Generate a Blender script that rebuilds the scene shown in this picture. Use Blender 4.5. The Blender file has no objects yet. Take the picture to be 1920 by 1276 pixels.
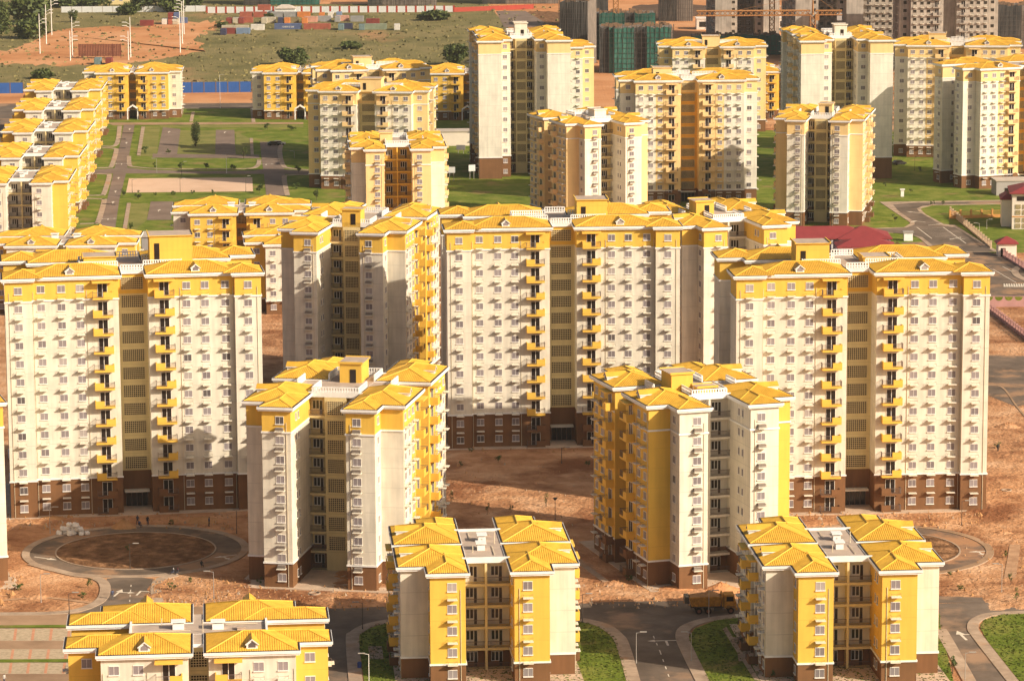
import bpy, math, random
from mathutils import Vector, Matrix
random.seed(7)
R = math.radians
HAZE = 0.00005
sc = bpy.context.scene
COL = sc.collection
# ------------------------------------------------------------------ camera, sky, sun, exposure
FPX, PITCH, ROLL, CAMH = 6497.4, R(9.942), R(0.313), 132.0      # focal length in photo pixels (1920 wide)
cam = bpy.data.cameras.new('camera'); cam_o = bpy.data.objects.new('camera', cam); COL.objects.link(cam_o)
cam.sensor_width = 36.0; cam.lens = FPX * 36.0 / 1920.0
cam.clip_start = 5.0; cam.clip_end = 20000.0
cam_o.location = (0, 0, CAMH)
cam_o.rotation_euler = (Matrix.Rotation(R(90) - PITCH, 3, 'X') @ Matrix.Rotation(-ROLL, 3, 'Z')).to_euler()
sc.camera = cam_o
SUN_EL, SUN_AZ = R(29.3), R(59)                                    # azimuth from the viewer's side (-Y) towards +X
S = Vector((math.sin(SUN_AZ) * math.cos(SUN_EL), -math.cos(SUN_AZ) * math.cos(SUN_EL), math.sin(SUN_EL)))
world = bpy.data.worlds.new('World'); sc.world = world; world.use_nodes = True
wn = world.node_tree; wn.nodes.clear()
sky = wn.nodes.new('ShaderNodeTexSky'); sky.sky_type = 'NISHITA'; sky.sun_disc = False
sky.sun_elevation = SUN_EL; sky.sun_rotation = R(121); sky.dust_density = 4.0; sky.air_density = 1.0
wb = wn.nodes.new('ShaderNodeMix'); wb.data_type = 'RGBA'; wb.blend_type = 'MULTIPLY'
wb.inputs[0].default_value = 1.0; wb.inputs[7].default_value = (1.0, 0.94, 0.84, 1)
bg = wn.nodes.new('ShaderNodeBackground'); bg.inputs[1].default_value = 0.1
wo = wn.nodes.new('ShaderNodeOutputWorld')
wn.links.new(sky.outputs[0], wb.inputs[6]); wn.links.new(wb.outputs[2], bg.inputs[0]); wn.links.new(bg.outputs[0], wo.inputs[0])
sun = bpy.data.lights.new('sun', 'SUN'); sun.energy = 4.9; sun.angle = R(0.5); sun.color = (1.0, 0.89, 0.72)
sun_o = bpy.data.objects.new('sun', sun); COL.objects.link(sun_o); sun_o.location = (200, -100, 300)
sun_o.rotation_euler = S.to_track_quat('Z', 'Y').to_euler()
sc.view_settings.view_transform = 'Standard'; sc.view_settings.look = 'None'
sc.view_settings.exposure = 0.33; sc.view_settings.gamma = 1.0
sc.cycles.max_bounces = 5; sc.cycles.diffuse_bounces = 3; sc.cycles.glossy_bounces = 2; sc.cycles.transparent_max_bounces = 6

def gp(px, py, z=0.0):
    """ground point (at height z) seen at a pixel of the 1920 x 1276 photograph"""
    qx, qy = px - 960.0, py - 638.0
    cr, sr = math.cos(ROLL), math.sin(ROLL)
    u = qx * cr - qy * sr; v = qx * sr + qy * cr
    c, s = math.cos(PITCH), math.sin(PITCH)
    dx, dy, dz = u, FPX * c - v * s, -FPX * s - v * c
    t = (z - CAMH) / dz
    return Vector((dx * t, dy * t, z))

# ------------------------------------------------------------------ materials
def newmat(name):
    m = bpy.data.materials.new(name); m.use_nodes = True
    nt = m.node_tree; b = nt.nodes['Principled BSDF']
    b.inputs['Specular IOR Level'].default_value = 0.25
    return m, nt, b
def plain(name, col, rough=0.7, var=0.0, scale=1.0, spec=0.25, metal=0.0, bump=0.0):
    m, nt, b = newmat(name)
    b.inputs['Roughness'].default_value = rough; b.inputs['Specular IOR Level'].default_value = spec
    b.inputs['Metallic'].default_value = metal
    c = (*col, 1)
    b.inputs['Base Color'].default_value = c
    if var > 0 or bump > 0:
        tc = nt.nodes.new('ShaderNodeTexCoord'); no = nt.nodes.new('ShaderNodeTexNoise')
        no.inputs['Scale'].default_value = scale; no.inputs['Detail'].default_value = 6; no.inputs['Roughness'].default_value = 0.6
        nt.links.new(tc.outputs['Object'], no.inputs['Vector'])
        if var > 0:
            r = nt.nodes.new('ShaderNodeValToRGB')
            r.color_ramp.elements[0].position = 0.3; r.color_ramp.elements[1].position = 0.7
            r.color_ramp.elements[0].color = (*[x * (1 - var) for x in col], 1)
            r.color_ramp.elements[1].color = (*[min(1, x * (1 + var)) for x in col], 1)
            nt.links.new(no.outputs[0], r.inputs[0]); nt.links.new(r.outputs[0], b.inputs['Base Color'])
        if bump > 0:
            bp = nt.nodes.new('ShaderNodeBump'); bp.inputs['Strength'].default_value = 0.6; bp.inputs['Distance'].default_value = bump
            nt.links.new(no.outputs[0], bp.inputs['Height']); nt.links.new(bp.outputs[0], b.inputs['Normal'])
    return m
HS = 3.139                                                       # storey height
def wallmat(name, col, line=0.72, dirt=0.10):
    """painted render: faint joint line at every storey, rain streaks and blotches"""
    m, nt, b = newmat(name); N = nt.nodes.new; L = nt.links.new
    b.inputs['Roughness'].default_value = 0.75
    tc = N('ShaderNodeTexCoord'); sx = N('ShaderNodeSeparateXYZ'); L(tc.outputs['Object'], sx.inputs[0])
    d = N('ShaderNodeMath'); d.operation = 'DIVIDE'; d.inputs[1].default_value = HS; L(sx.outputs[2], d.inputs[0])
    fr = N('ShaderNodeMath'); fr.operation = 'FRACT'; L(d.outputs[0], fr.inputs[0])
    lt = N('ShaderNodeMath'); lt.operation = 'LESS_THAN'; lt.inputs[1].default_value = 0.022; L(fr.outputs[0], lt.inputs[0])
    mp = N('ShaderNodeMapping'); mp.inputs['Scale'].default_value = (0.9, 0.9, 0.07); L(tc.outputs['Object'], mp.inputs[0])
    n1 = N('ShaderNodeTexNoise'); n1.inputs['Scale'].default_value = 1.6; n1.inputs['Detail'].default_value = 5; L(mp.outputs[0], n1.inputs['Vector'])
    n2 = N('ShaderNodeTexNoise'); n2.inputs['Scale'].default_value = 0.35; n2.inputs['Detail'].default_value = 6; L(tc.outputs['Object'], n2.inputs['Vector'])
    ad = N('ShaderNodeMath'); ad.operation = 'ADD'; L(n1.outputs[0], ad.inputs[0]); L(n2.outputs[0], ad.inputs[1])
    r = N('ShaderNodeMapRange'); r.inputs[1].default_value = 0.75; r.inputs[2].default_value = 1.25
    r.inputs[3].default_value = 1 - dirt; r.inputs[4].default_value = 1 + dirt * 0.35; L(ad.outputs[0], r.inputs[0])
    mx = N('ShaderNodeMix'); mx.data_type = 'FLOAT'; mx.inputs[3].default_value = line; L(lt.outputs[0], mx.inputs[0]); L(r.outputs[0], mx.inputs[2])
    vm = N('ShaderNodeVectorMath'); vm.operation = 'SCALE'; vm.inputs[0].default_value = col; L(mx.outputs[0], vm.inputs['Scale'])
    L(vm.outputs[0], b.inputs['Base Color'])
    return m
MAT = {}
MAT['cream'] = wallmat('wall_cream', (0.72, 0.65, 0.53), dirt=0.18)
MAT['white'] = wallmat('wall_offwhite', (0.75, 0.69, 0.575), dirt=0.17)
MAT['paleyellow'] = wallmat('wall_pale_yellow', (0.70, 0.56, 0.28))
MAT['yellow'] = wallmat('wall_yellow', (0.75, 0.46, 0.075), line=0.85)
MAT['peach'] = wallmat('wall_peach', (0.80, 0.57, 0.26), line=0.88)
MAT['orange'] = wallmat('wall_orange', (0.76, 0.40, 0.06), line=0.85)
MAT['brown'] = wallmat('wall_brown_tile', (0.20, 0.095, 0.04), line=0.85, dirt=0.16)
MAT['concrete'] = wallmat('wall_bare_concrete', (0.42, 0.36, 0.30), line=0.8, dirt=0.35)
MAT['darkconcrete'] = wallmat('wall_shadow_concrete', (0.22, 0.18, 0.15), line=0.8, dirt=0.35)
MAT['balcony'] = plain('balcony_paint', (0.77, 0.46, 0.07), 0.6, 0.08, 0.8)
MAT['balcony_peach'] = plain('balcony_peach', (0.80, 0.55, 0.26), 0.6, 0.06, 0.8)
MAT['trim'] = plain('trim_white', (0.80, 0.77, 0.73), 0.6, 0.10, 0.5)
MAT['ledge'] = plain('ledge_white', (0.72, 0.65, 0.53), 0.6, 0.05, 0.8)
MAT['gutter'] = plain('gutter_dark', (0.035, 0.022, 0.016), 0.7)
MAT['pane'] = plain('window_pane', (0.21, 0.185, 0.19), 0.3, 0.12, 0.05, spec=0.5)
def panemat():
    m, nt, b = newmat('window_pane'); b.inputs['Roughness'].default_value = 0.25; b.inputs['Specular IOR Level'].default_value = 0.5
    oi = nt.nodes.new('ShaderNodeObjectInfo'); r = nt.nodes.new('ShaderNodeValToRGB'); nt.links.new(oi.outputs['Random'], r.inputs[0])
    e = r.color_ramp; e.interpolation = 'CONSTANT'; e.elements[0].color = (0.25, 0.215, 0.22, 1); e.elements[1].position = 0.4; e.elements[1].color = (0.29, 0.25, 0.255, 1)
    for q, c in ((0.72, (0.20, 0.17, 0.175)), (0.88, (0.38, 0.33, 0.31)), (0.96, (0.11, 0.095, 0.095))): x = e.elements.new(q); x.color = (*c, 1)
    nt.links.new(r.outputs[0], b.inputs['Base Color']); return m
MAT['pane'] = panemat()
MAT['darkpane'] = plain('door_glass', (0.022, 0.016, 0.014), 0.15, spec=0.5)
MAT['frame'] = plain('window_frame', (0.80, 0.75, 0.68), 0.5)
MAT['rail'] = plain('railing_metal', (0.16, 0.11, 0.09), 0.5)
MAT['flat'] = plain('flat_roof_screed', (0.46, 0.35, 0.27), 0.85, 0.18, 0.5)
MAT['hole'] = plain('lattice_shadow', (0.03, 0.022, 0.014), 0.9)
MAT['lattice'] = plain('lattice_block', (0.62, 0.49, 0.27), 0.8, 0.08, 1.0)
MAT['pipe'] = plain('drainpipe_grey', (0.66, 0.56, 0.40), 0.5)
MAT['louvre'] = plain('louvre_grey', (0.30, 0.25, 0.21), 0.6, 0.1, 2.0)
def tilemat():
    m, nt, b = newmat('roof_tiles_yellow'); N = nt.nodes.new; L = nt.links.new
    b.inputs['Roughness'].default_value = 0.55; b.inputs['Specular IOR Level'].default_value = 0.3
    tc = N('ShaderNodeTexCoord')
    n = N('ShaderNodeTexNoise'); n.inputs['Scale'].default_value = 0.7; n.inputs['Detail'].default_value = 7; L(tc.outputs['Object'], n.inputs['Vector'])
    n2 = N('ShaderNodeTexNoise'); n2.inputs['Scale'].default_value = 6.0; n2.inputs['Detail'].default_value = 3; L(tc.outputs['Object'], n2.inputs['Vector'])
    a = N('ShaderNodeMath'); a.operation = 'ADD'; L(n.outputs[0], a.inputs[0]); L(n2.outputs[0], a.inputs[1])
    r = N('ShaderNodeValToRGB'); L(a.outputs[0], r.inputs[0])
    r.color_ramp.elements[0].position = 0.7; r.color_ramp.elements[0].color = (0.58, 0.305, 0.03, 1)
    r.color_ramp.elements[1].position = 1.25; r.color_ramp.elements[1].color = (0.77, 0.43, 0.05, 1)
    h = N('ShaderNodeMath'); h.operation = 'MULTIPLY'; h.inputs[1].default_value = 0.5; L(a.outputs[0], h.inputs[0]); 
    for l in list(nt.links):
        if l.to_node == r: nt.links.remove(l)
    L(h.outputs[0], r.inputs[0]); r.color_ramp.elements[0].position = 0.36; r.color_ramp.elements[1].position = 0.6
    oi = N('ShaderNodeObjectInfo'); n3 = N('ShaderNodeTexNoise'); n3.inputs['Scale'].default_value = 0.22; n3.inputs['Detail'].default_value = 8; n3.inputs['Roughness'].default_value = 0.7; L(tc.outputs['Object'], n3.inputs['Vector'])
    s1 = N('ShaderNodeMapRange'); s1.inputs[3].default_value = 0.92; s1.inputs[4].default_value = 1.04; L(oi.outputs['Random'], s1.inputs[0])
    s2 = N('ShaderNodeMapRange'); s2.inputs[1].default_value = 0.3; s2.inputs[2].default_value = 0.7; s2.inputs[3].default_value = 0.84; s2.inputs[4].default_value = 1.06; L(n3.outputs[0], s2.inputs[0])
    mu = N('ShaderNodeMath'); mu.operation = 'MULTIPLY'; L(s1.outputs[0], mu.inputs[0]); L(s2.outputs[0], mu.inputs[1])
    vm = N('ShaderNodeVectorMath'); vm.operation = 'SCALE'; L(r.outputs[0], vm.inputs[0]); L(mu.outputs[0], vm.inputs['Scale'])
    L(vm.outputs[0], b.inputs['Base Color'])
    return m
MAT['tile'] = tilemat()
MAT['ridge'] = plain('ridge_tiles', (0.78, 0.45, 0.06), 0.5, 0.06, 2.0)

# ------------------------------------------------------------------ mesh helpers
class MB:
    def __init__(s): s.v = []; s.f = []; s.m = []
    def quad(s, a, b, c, d, m=0):
        i = len(s.v); s.v += [tuple(a), tuple(b), tuple(c), tuple(d)]; s.f.append((i, i + 1, i + 2, i + 3)); s.m.append(m)
    def ngon(s, pts, m=0):
        i = len(s.v); s.v += [tuple(p) for p in pts]; s.f.append(tuple(range(i, i + len(pts)))); s.m.append(m)
    def box(s, x0, x1, y0, y1, z0, z1, m=0, top=None, skip=''):
        i = len(s.v)
        s.v += [(x0, y0, z0), (x1, y0, z0), (x1, y1, z0), (x0, y1, z0), (x0, y0, z1), (x1, y0, z1), (x1, y1, z1), (x0, y1, z1)]
        F = {'b': (0, 3, 2, 1), 't': (4, 5, 6, 7), 'f': (0, 1, 5, 4), 'r': (1, 2, 6, 5), 'k': (2, 3, 7, 6), 'l': (3, 0, 4, 7)}
        for k, q in F.items():
            if k in skip: continue
            s.f.append(tuple(i + j for j in q)); s.m.append(top if (k == 't' and top is not None) else m)
    def prism(s, poly, z0, z1, m=0, top=None, bottom=True):
        n = len(poly)
        for k in range(n):
            a, b = poly[k], poly[(k + 1) % n]
            s.quad((*a, z0), (*b, z0), (*b, z1), (*a, z1), m)
        s.ngon([(*p, z1) for p in poly], m if top is None else top)
        if bottom: s.ngon([(*p, z0) for p in reversed(poly)], m)
    def tube(s, a, b, r0, r1=None, n=6, m=0, cap=True):
        r1 = r0 if r1 is None else r1
        a, b = Vector(a), Vector(b); d = (b - a).normalized()
        u = d.cross(Vector((0, 0, 1)) if abs(d.z) < 0.9 else Vector((1, 0, 0))).normalized(); w = d.cross(u)
        i = len(s.v)
        for p, r in ((a, r0), (b, r1)):
            for k in range(n):
                t = 2 * math.pi * k / n; s.v.append(tuple(p + u * (r * math.cos(t)) + w * (r * math.sin(t))))
        for k in range(n):
            s.f.append((i + k, i + (k + 1) % n, i + n + (k + 1) % n, i + n + k)); s.m.append(m)
        if cap:
            s.f.append(tuple(i + n + k for k in range(n))); s.m.append(m)
            s.f.append(tuple(i + n - 1 - k for k in range(n))); s.m.append(m)
    def mesh(s, name, mats, smooth=False):
        me = bpy.data.meshes.new(name); me.from_pydata(s.v, [], s.f)
        for k in mats: me.materials.append(MAT[k] if isinstance(k, str) else k)
        me.polygons.foreach_set('material_index', s.m)
        if smooth: me.polygons.foreach_set('use_smooth', [True] * len(s.f))
        me.update()
        return me
def put(name, me, parent=None, loc=(0, 0, 0), rz=0.0, scale=None):
    o = bpy.data.objects.new(name, me); COL.objects.link(o)
    o.location = loc
    if rz: o.rotation_euler = (0, 0, rz)
    if scale: o.scale = scale
    if parent is not None: o.parent = parent
    return o
def tag(o, label, cat, group=None, kind=None):
    o['label'] = label; o['category'] = cat
    if group: o['group'] = group
    if kind: o['kind'] = kind
    return o
def thing(name, label, cat, loc=(0, 0, 0), rz=0.0, group=None):
    o = bpy.data.objects.new(name, None); COL.objects.link(o); o.location = loc; o.rotation_euler = (0, 0, rz)
    o.empty_display_size = 1.0
    return tag(o, label, cat, group)
def struct(o): o['kind'] = 'structure'; return o
# ------------------------------------------------------------------ apartment buildings
OV = 0.65
TYPES = {
 '5':  dict(g=1.29, b=12.45, c=16.71, D=12.36, w=8.42, s=3.43),
 '9c': dict(g=3.17, b=16.71, c=20.90, D=12.59, w=9.00, s=4.40),
 '9d': dict(g=2.71, b=13.53, c=17.81, D=11.80, w=8.22, s=3.53),
 '11': dict(g=2.60, b=15.44, c=19.51, D=11.95, w=8.74, s=3.83),
 'W':  dict(g=2.53, b=17.21, c=21.72, D=13.81, m=12.65, q=6.9, s=3.9)}
for _d in TYPES.values(): _d['r0'] = 7.4; _d['r'] = 8.9; _d['f'] = _d.get('m', _d['D']) - 5.0
COLS = {'5': [('b', 2.5), ('w', 6.4), ('w', 9.5)], '9c': [('b', 2.6), ('w', 6.2), ('w', 9.0), ('w', 11.9)],
        '9d': [('b', 2.4), ('w', 6.3), ('w', 9.2)], '11': [('b', 2.6), ('w', 5.9), ('w', 8.5), ('w', 11.3)],
        'W': [('b', 2.7), ('w', 6.5), ('w', 9.65), ('w', 13.1)]}
def quad_path(t):
    d = TYPES[t]; g, b, c, D, s, r0, f = (d[k] for k in ('g', 'b', 'c', 'D', 's', 'r0', 'f'))
    if t != 'W':
        w = d['w']
        P = [(0, -f), (g, -f), (g, -D), (b, -D), (b, -w), (c, -w), (c, -s), (r0, -s), (r0, 0)]
        Zn = ['gap', 'gapside', 'main', 'mainend', 'wingside', 'wing', 'wingin', 'core']
    else:
        m, q = d['m'], d['q']
        P = [(0, -f), (g, -f), (g, -m), (b, -m), (b, -D), (c, -D), (c, -q), (b, -q), (b, -s), (r0, -s), (r0, 0)]
        Zn = ['gap', 'gapside', 'main', 'bayside', 'wing', 'mainend', 'bayback', 'wingside', 'wingin', 'core']
    return P, Zn
def quad_poly(t):
    d = TYPES[t]; g, b, c, D, s = (d[k] for k in ('g', 'b', 'c', 'D', 's'))
    if t != 'W':
        w = d['w']; return [(g, -D), (b, -D), (b, -w), (c, -w), (c, -s), (g, -s)]
    m, q = d['m'], d['q']; return [(g, -m), (b, -m), (b, -D), (c, -D), (c, -q), (b, -q), (b, -s), (g, -s)]
def nrm(p, q):
    dx, dy = q[0] - p[0], q[1] - p[1]; l = math.hypot(dx, dy); return (dy / l, -dx / l)
def offset(poly, o, closed=True):
    n = len(poly); out = []
    for k in range(n):
        if closed or 0 < k < n - 1:
            a = nrm(poly[k - 1], poly[k]); b = nrm(poly[k], poly[(k + 1) % n])
            if abs(a[0] - b[0]) + abs(a[1] - b[1]) < 1e-6: v = a
            else: v = (a[0] + b[0], a[1] + b[1])
        else: v = nrm(poly[0], poly[1]) if k == 0 else nrm(poly[-2], poly[-1])
        out.append((poly[k][0] + v[0] * o, poly[k][1] + v[1] * o))
    return out
QS = [(1, 1), (-1, 1), (1, -1), (-1, -1)]
def flip(p, sx, sy): return (p[0] * sx, p[1] * sy)
_cache = {}
def cached(key, fn):
    if key not in _cache: _cache[key] = fn()
    return _cache[key]
TP = math.tan(R(17.0))
def slope(mb, p0, p1, k0, k1, vh, m=0, pitch=0.3):
    """ribbed roof slope above the eave p0-p1; k0, k1 = plan run of the hip at each end; vh = plan depth"""
    p0, p1 = Vector(p0), Vector(p1); e = p1 - p0; L = e.length; e.normalize()
    inn = Vector((-e.y, e.x, 0)); n = Vector((-inn.x * math.sin(R(17)), -inn.y * math.sin(R(17)), math.cos(R(17))))
    prof = [(0.0, 0.0), (0.25, 0.045), (0.5, 0.06), (0.75, 0.045)]
    us = []; x = 0.0
    while x < L - 1e-6:
        for fu, fo in prof:
            if x + fu * pitch < L: us.append((x + fu * pitch, fo))
        x += pitch
    us.append((L, 0.0)); prev = None
    for u, off in us:
        t = vh
        if k0 > 0 and u < k0: t = vh * u / k0
        if k1 > 0 and L - u < k1: t = min(t, vh * (L - u) / k1)
        a = p0 + e * u + n * off; b = a + inn * t + Vector((0, 0, t * TP))
        i = len(mb.v); mb.v += [tuple(a), tuple(b)]
        if prev is not None:
            mb.f.append((prev, i, i + 1, prev + 1)); mb.m.append(m)
        prev = i
def hip(mb, cap, x0, x1, y0, y1, z, ends='xXyY'):
    """hip roof on a rectangle; the ridge runs along the longer side"""
    W, Dp = x1 - x0, y1 - y0
    h = min(W, Dp) / 2.0; zt = z + h * TP
    if W >= Dp:
        A, B = (x0 + h, (y0 + y1) / 2, zt), (x1 - h, (y0 + y1) / 2, zt)
    else:
        A, B = ((x0 + x1) / 2, y0 + h, zt), ((x0 + x1) / 2, y1 - h, zt)
    slope(mb, (x0, y0, z), (x1, y0, z), h, h, h); slope(mb, (x1, y1, z), (x0, y1, z), h, h, h)
    slope(mb, (x1, y0, z), (x1, y1, z), h, h, h); slope(mb, (x0, y1, z), (x0, y0, z), h, h, h)
    C = [(x0, y0, z), (x1, y0, z), (x1, y1, z), (x0, y1, z)]
    E = [A, B, B, A] if W >= Dp else [A, A, B, B]
    for a, b in zip(C, E): cap.tube(Vector(a) + Vector((0, 0, .03)), Vector(b) + Vector((0, 0, .05)), 0.10, n=5)
    if (Vector(A) - Vector(B)).length > 0.1: cap.tube(Vector(A) + Vector((0, 0, .06)), Vector(B) + Vector((0, 0, .06)), 0.11, n=5)
def roof_meshes(t):
    def mk():
        d = TYPES[t]; mb, cap = MB(), MB(); o = 0.28
        g, b, c, D, s = (d[k] for k in ('g', 'b', 'c', 'D', 's'))
        if t != 'W':
            w = d['w']
            hip(mb, cap, g - o, b + o, -D - o, -s + o, 0.0)
            half = (w - s) / 2 + o
            hip(mb, cap, b + o - half * 2 - 1.2, c + o, -w - o, -s + o - 0.012, -0.012)
        else:
            m, q = d['m'], d['q']
            hip(mb, cap, g - o, b + o, -m - o, -s + o, 0.0)
            hip(mb, cap, b - o - 1.6, c + o, -D - o, -q + o, -0.012)
        return mb.mesh('roof_tiles', ['tile']), cap.mesh('ridge_tiles', ['ridge'])
    return cached(('roof', t), mk)
def fascia_mesh(t):
    def mk():
        mb = MB(); P = quad_poly(t)
        a = offset(P, OV); b = offset(P, OV - 0.14)
        mb.prism(b, 0.0, 0.24, 0, bottom=True)
        mb.prism(a, 0.24, 0.62, 0, bottom=True)
        c = offset(P, OV - 0.07); mb.prism(c, 0.62, 0.645, 1)
        return mb.mesh('eave_fascia', ['trim', 'gutter'])
    return cached(('fas', t), mk)
def dormer_mesh():
    mb = MB()                                                    # faces -y, base at origin, runs back into the roof
    w, h, p, L = 0.85, 0.95, 1.62, 4.0
    mb.ngon([(-w, 0, 0), (w, 0, 0), (w, 0, h), (0, 0, p), (-w, 0, h)], 0)
    mb.quad((-w, 0, 0), (-w, L, 0), (-w, L, h), (-w, 0, h), 0); mb.quad((w, 0, 0), (w, 0, h), (w, L, h), (w, L, 0), 0)
    for sgn in (-1, 1):
        x = sgn * (w + 0.18); z = h - 0.12
        mb.quad((x, -0.2, z), (x, L, z), (0, L, p + 0.04), (0, -0.2, p + 0.04), 1)
        mb.quad((x, -0.2, z - 0.16), (x, -0.2, z), (0, -0.2, p + 0.04), (0, -0.2, p - 0.14), 0)
        mb.quad((x, -0.2, z - 0.16), (x, L, z - 0.16), (x, L, z), (x, -0.2, z), 0)
    mb.ngon([(-0.55, -0.03, 0.3), (0.55, -0.03, 0.3), (0.55, -0.03, 0.8), (0, -0.03, 1.2), (-0.55, -0.03, 0.8)], 2)
    return mb.mesh('dormer', ['trim', 'tile', 'pane'])
def window_mesh(small=False, split=True, trimmed=False):
    mb = MB(); w, h = (0.36, 0.55) if small else (0.63, 0.56)
    t = 0.035
    mb.box(-w - t, w + t, -0.09, 0.02, h, h + 0.09, 0); mb.box(-w - t - .05, w + t + .05, -0.17, 0.02, -h - 0.13, -h, 0)
    mb.box(-w - t, -w, -0.06, 0.02, -h, h, 0); mb.box(w, w + t, -0.06, 0.02, -h, h, 0)
    if not small: mb.box(-0.022, 0.022, -0.055, 0.02, -h, h, 0)
    if not split: mb.quad((-w, -0.03, -h), (w, -0.03, -h), (w, -0.03, h), (-w, -0.03, h), 1)
    pn = MB(); pn.quad((-w, -0.03, -h), (w, -0.03, -h), (w, -0.03, h), (-w, -0.03, h), 0)
    return mb.mesh('window', ['frame', 'pane']), pn.mesh('pane', ['pane'])
def ledge_mesh(louvre=False):
    mb = MB()
    mb.box(-0.72, 0.72, -0.9, 0.02, -0.03, 0.10, 0)
    if louvre:
        mb.box(-0.6, 0.6, -0.5, 0.01, 0.12, 0.62, 2)
        for k in range(4): mb.box(-0.62, 0.62, -0.53, -0.5, 0.15 + 0.12 * k, 0.21 + 0.12 * k, 2)
    for x in (-0.68, 0.66): mb.box(x, x + 0.03, -0.6, 0.0, 0.45, 0.48, 1); mb.box(x, x + 0.03, -0.6, -0.57, 0.1, 0.45, 1)
    mb.box(-0.68, 0.68, -0.6, -0.57, 0.45, 0.48, 1)
    return mb.mesh('ledge', ['ledge', 'rail', 'louvre'])
def balcony_meshes(side, mat):
    """front balcony: slab, solid painted panel on one part, metal railing on the rest, glass door behind"""
    W, Dp = 1.7, 1.35
    s = side; mb = MB()
    mb.box(-W, W, -Dp, 0.02, -0.16, 0.16, 0)
    xa, xb = (-W, -W + 1.6) if s < 0 else (W - 1.6, W)
    mb.box(xa, xb, -Dp - 0.03, -Dp + 0.14, 0.16, 1.12, 0)
    xo = -W if s < 0 else W - 0.14
    mb.box(xo - 0.01, xo + 0.15, -Dp + 0.14, 0.0, 0.16, 1.12, 0)
    rl = MB(); x0, x1 = (-W + 1.6, W) if s < 0 else (-W, W - 1.6)
    rl.box(x0, x1, -Dp + 0.02, -Dp + 0.08, 1.05, 1.11, 0); rl.box(x0, x1, -Dp + 0.03, -Dp + 0.07, 0.24, 0.28, 0)
    xs = x1 - 0.06 if s < 0 else x0
    rl.box(xs, xs + 0.06, -Dp + 0.08, 0, 1.05, 1.11, 0)
    k = x0
    while k < x1: rl.box(k, k + 0.025, -Dp + 0.035, -Dp + 0.06, 0.16, 1.05, 0); k += 0.16
    k = -Dp + 0.2
    while k < 0: rl.box(xs + .02, xs + 0.045, k, k + 0.025, 0.16, 1.05, 0); k += 0.16
    dr = MB(); dr.box(-0.78, 0.78, -0.05, 0.02, 0.16, 2.42, 0)
    dr.box(-0.04, 0.04, -0.08, -0.05, 0.16, 2.42, 1); dr.box(-0.84, -0.78, -0.08, 0.02, 0.16, 2.48, 1); dr.box(0.78, 0.84, -0.08, 0.02, 0.16, 2.48, 1)
    dr.box(-0.84, 0.84, -0.075, 0.02, 2.42, 2.50, 1)
    return mb.mesh('balcony', [mat]), rl.mesh('railing', ['rail']), dr.mesh('balcony_door', ['darkpane', 'frame'])
def service_meshes(w, mat):
    mb = MB(); mb.box(-w / 2, w / 2, -1.5, 0.02, -0.22, 0.14, 0)
    rl = MB(); rl.box(-w / 2, w / 2, -1.46, -1.40, 1.02, 1.10, 0); rl.box(-w / 2, w / 2, -1.45, -1.41, 0.2, 0.24, 0)
    k = -w / 2
    while k < w / 2: rl.box(k, k + 0.03, -1.44, -1.41, 0.14, 1.02, 0); k += 0.13
    wn = MB()
    for i, x in enumerate((-0.95, -0.4, 0.15)):
        wn.box(x, x + 0.42, -0.06, 0.02, 1.05 if i < 2 else 0.2, 2.35, 1)
    wn.box(-1.02, 0.64, -0.04, 0.02, 0.95, 2.44, 0)
    return mb.mesh('service_balcony', [mat]), rl.mesh('railing', ['rail']), wn.mesh('window', ['frame', 'darkpane'])
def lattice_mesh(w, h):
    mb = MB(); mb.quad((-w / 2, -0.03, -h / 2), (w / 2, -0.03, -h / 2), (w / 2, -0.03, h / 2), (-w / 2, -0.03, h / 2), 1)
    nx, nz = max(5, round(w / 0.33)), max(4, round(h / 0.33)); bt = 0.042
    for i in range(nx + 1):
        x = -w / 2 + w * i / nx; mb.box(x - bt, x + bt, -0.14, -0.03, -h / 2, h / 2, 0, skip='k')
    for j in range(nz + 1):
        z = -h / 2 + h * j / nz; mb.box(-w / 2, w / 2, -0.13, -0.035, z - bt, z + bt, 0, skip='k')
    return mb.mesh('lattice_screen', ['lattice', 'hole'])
SCH = {   # main, wing, top band, near-balcony part of main, gap, core, balcony
 'band': dict(main='cream', wing='cream', top='yellow', near=None, gap='paleyellow', core='cream', bal='balcony'),
 'bandy': dict(main='cream', wing='cream', top='yellow', near='yellow', gap='paleyellow', core='paleyellow', bal='balcony'),
 'dee':  dict(main='yellow', wing='cream', top=None, near=None, gap='cream', core='cream', bal='balcony'),
 'ee':   dict(main='cream', wing='yellow', top=None, near=None, gap='paleyellow', core='white', bal='balcony'),
 'em':   dict(main='yellow', wing='cream', top=None, near=None, gap='orange', core='white', bal='balcony'),
 'en':   dict(main='white', wing='peach', top='peach', near=None, gap='paleyellow', core='paleyellow', bal='balcony_peach'),
 'vee':  dict(main='white', wing='white', top='peach', near='peach', gap='orange', core='paleyellow', bal='balcony_peach'),
 'pee':  dict(main='white', wing='peach', top='peach', near=None, gap='orange', core='yellow', bal='balcony_peach'),
 'wye':  dict(main='peach', wing='white', top='peach', near=None, gap='paleyellow', core='paleyellow', bal='balcony_peach'),
 'cue':  dict(main='white', wing='white', top='peach', near=None, gap='paleyellow', core='paleyellow', bal='balcony_peach'),
 'grey': dict(main='concrete', wing='concrete', top=None, near=None, gap='concrete', core='darkconcrete', bal='concrete')}
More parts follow.
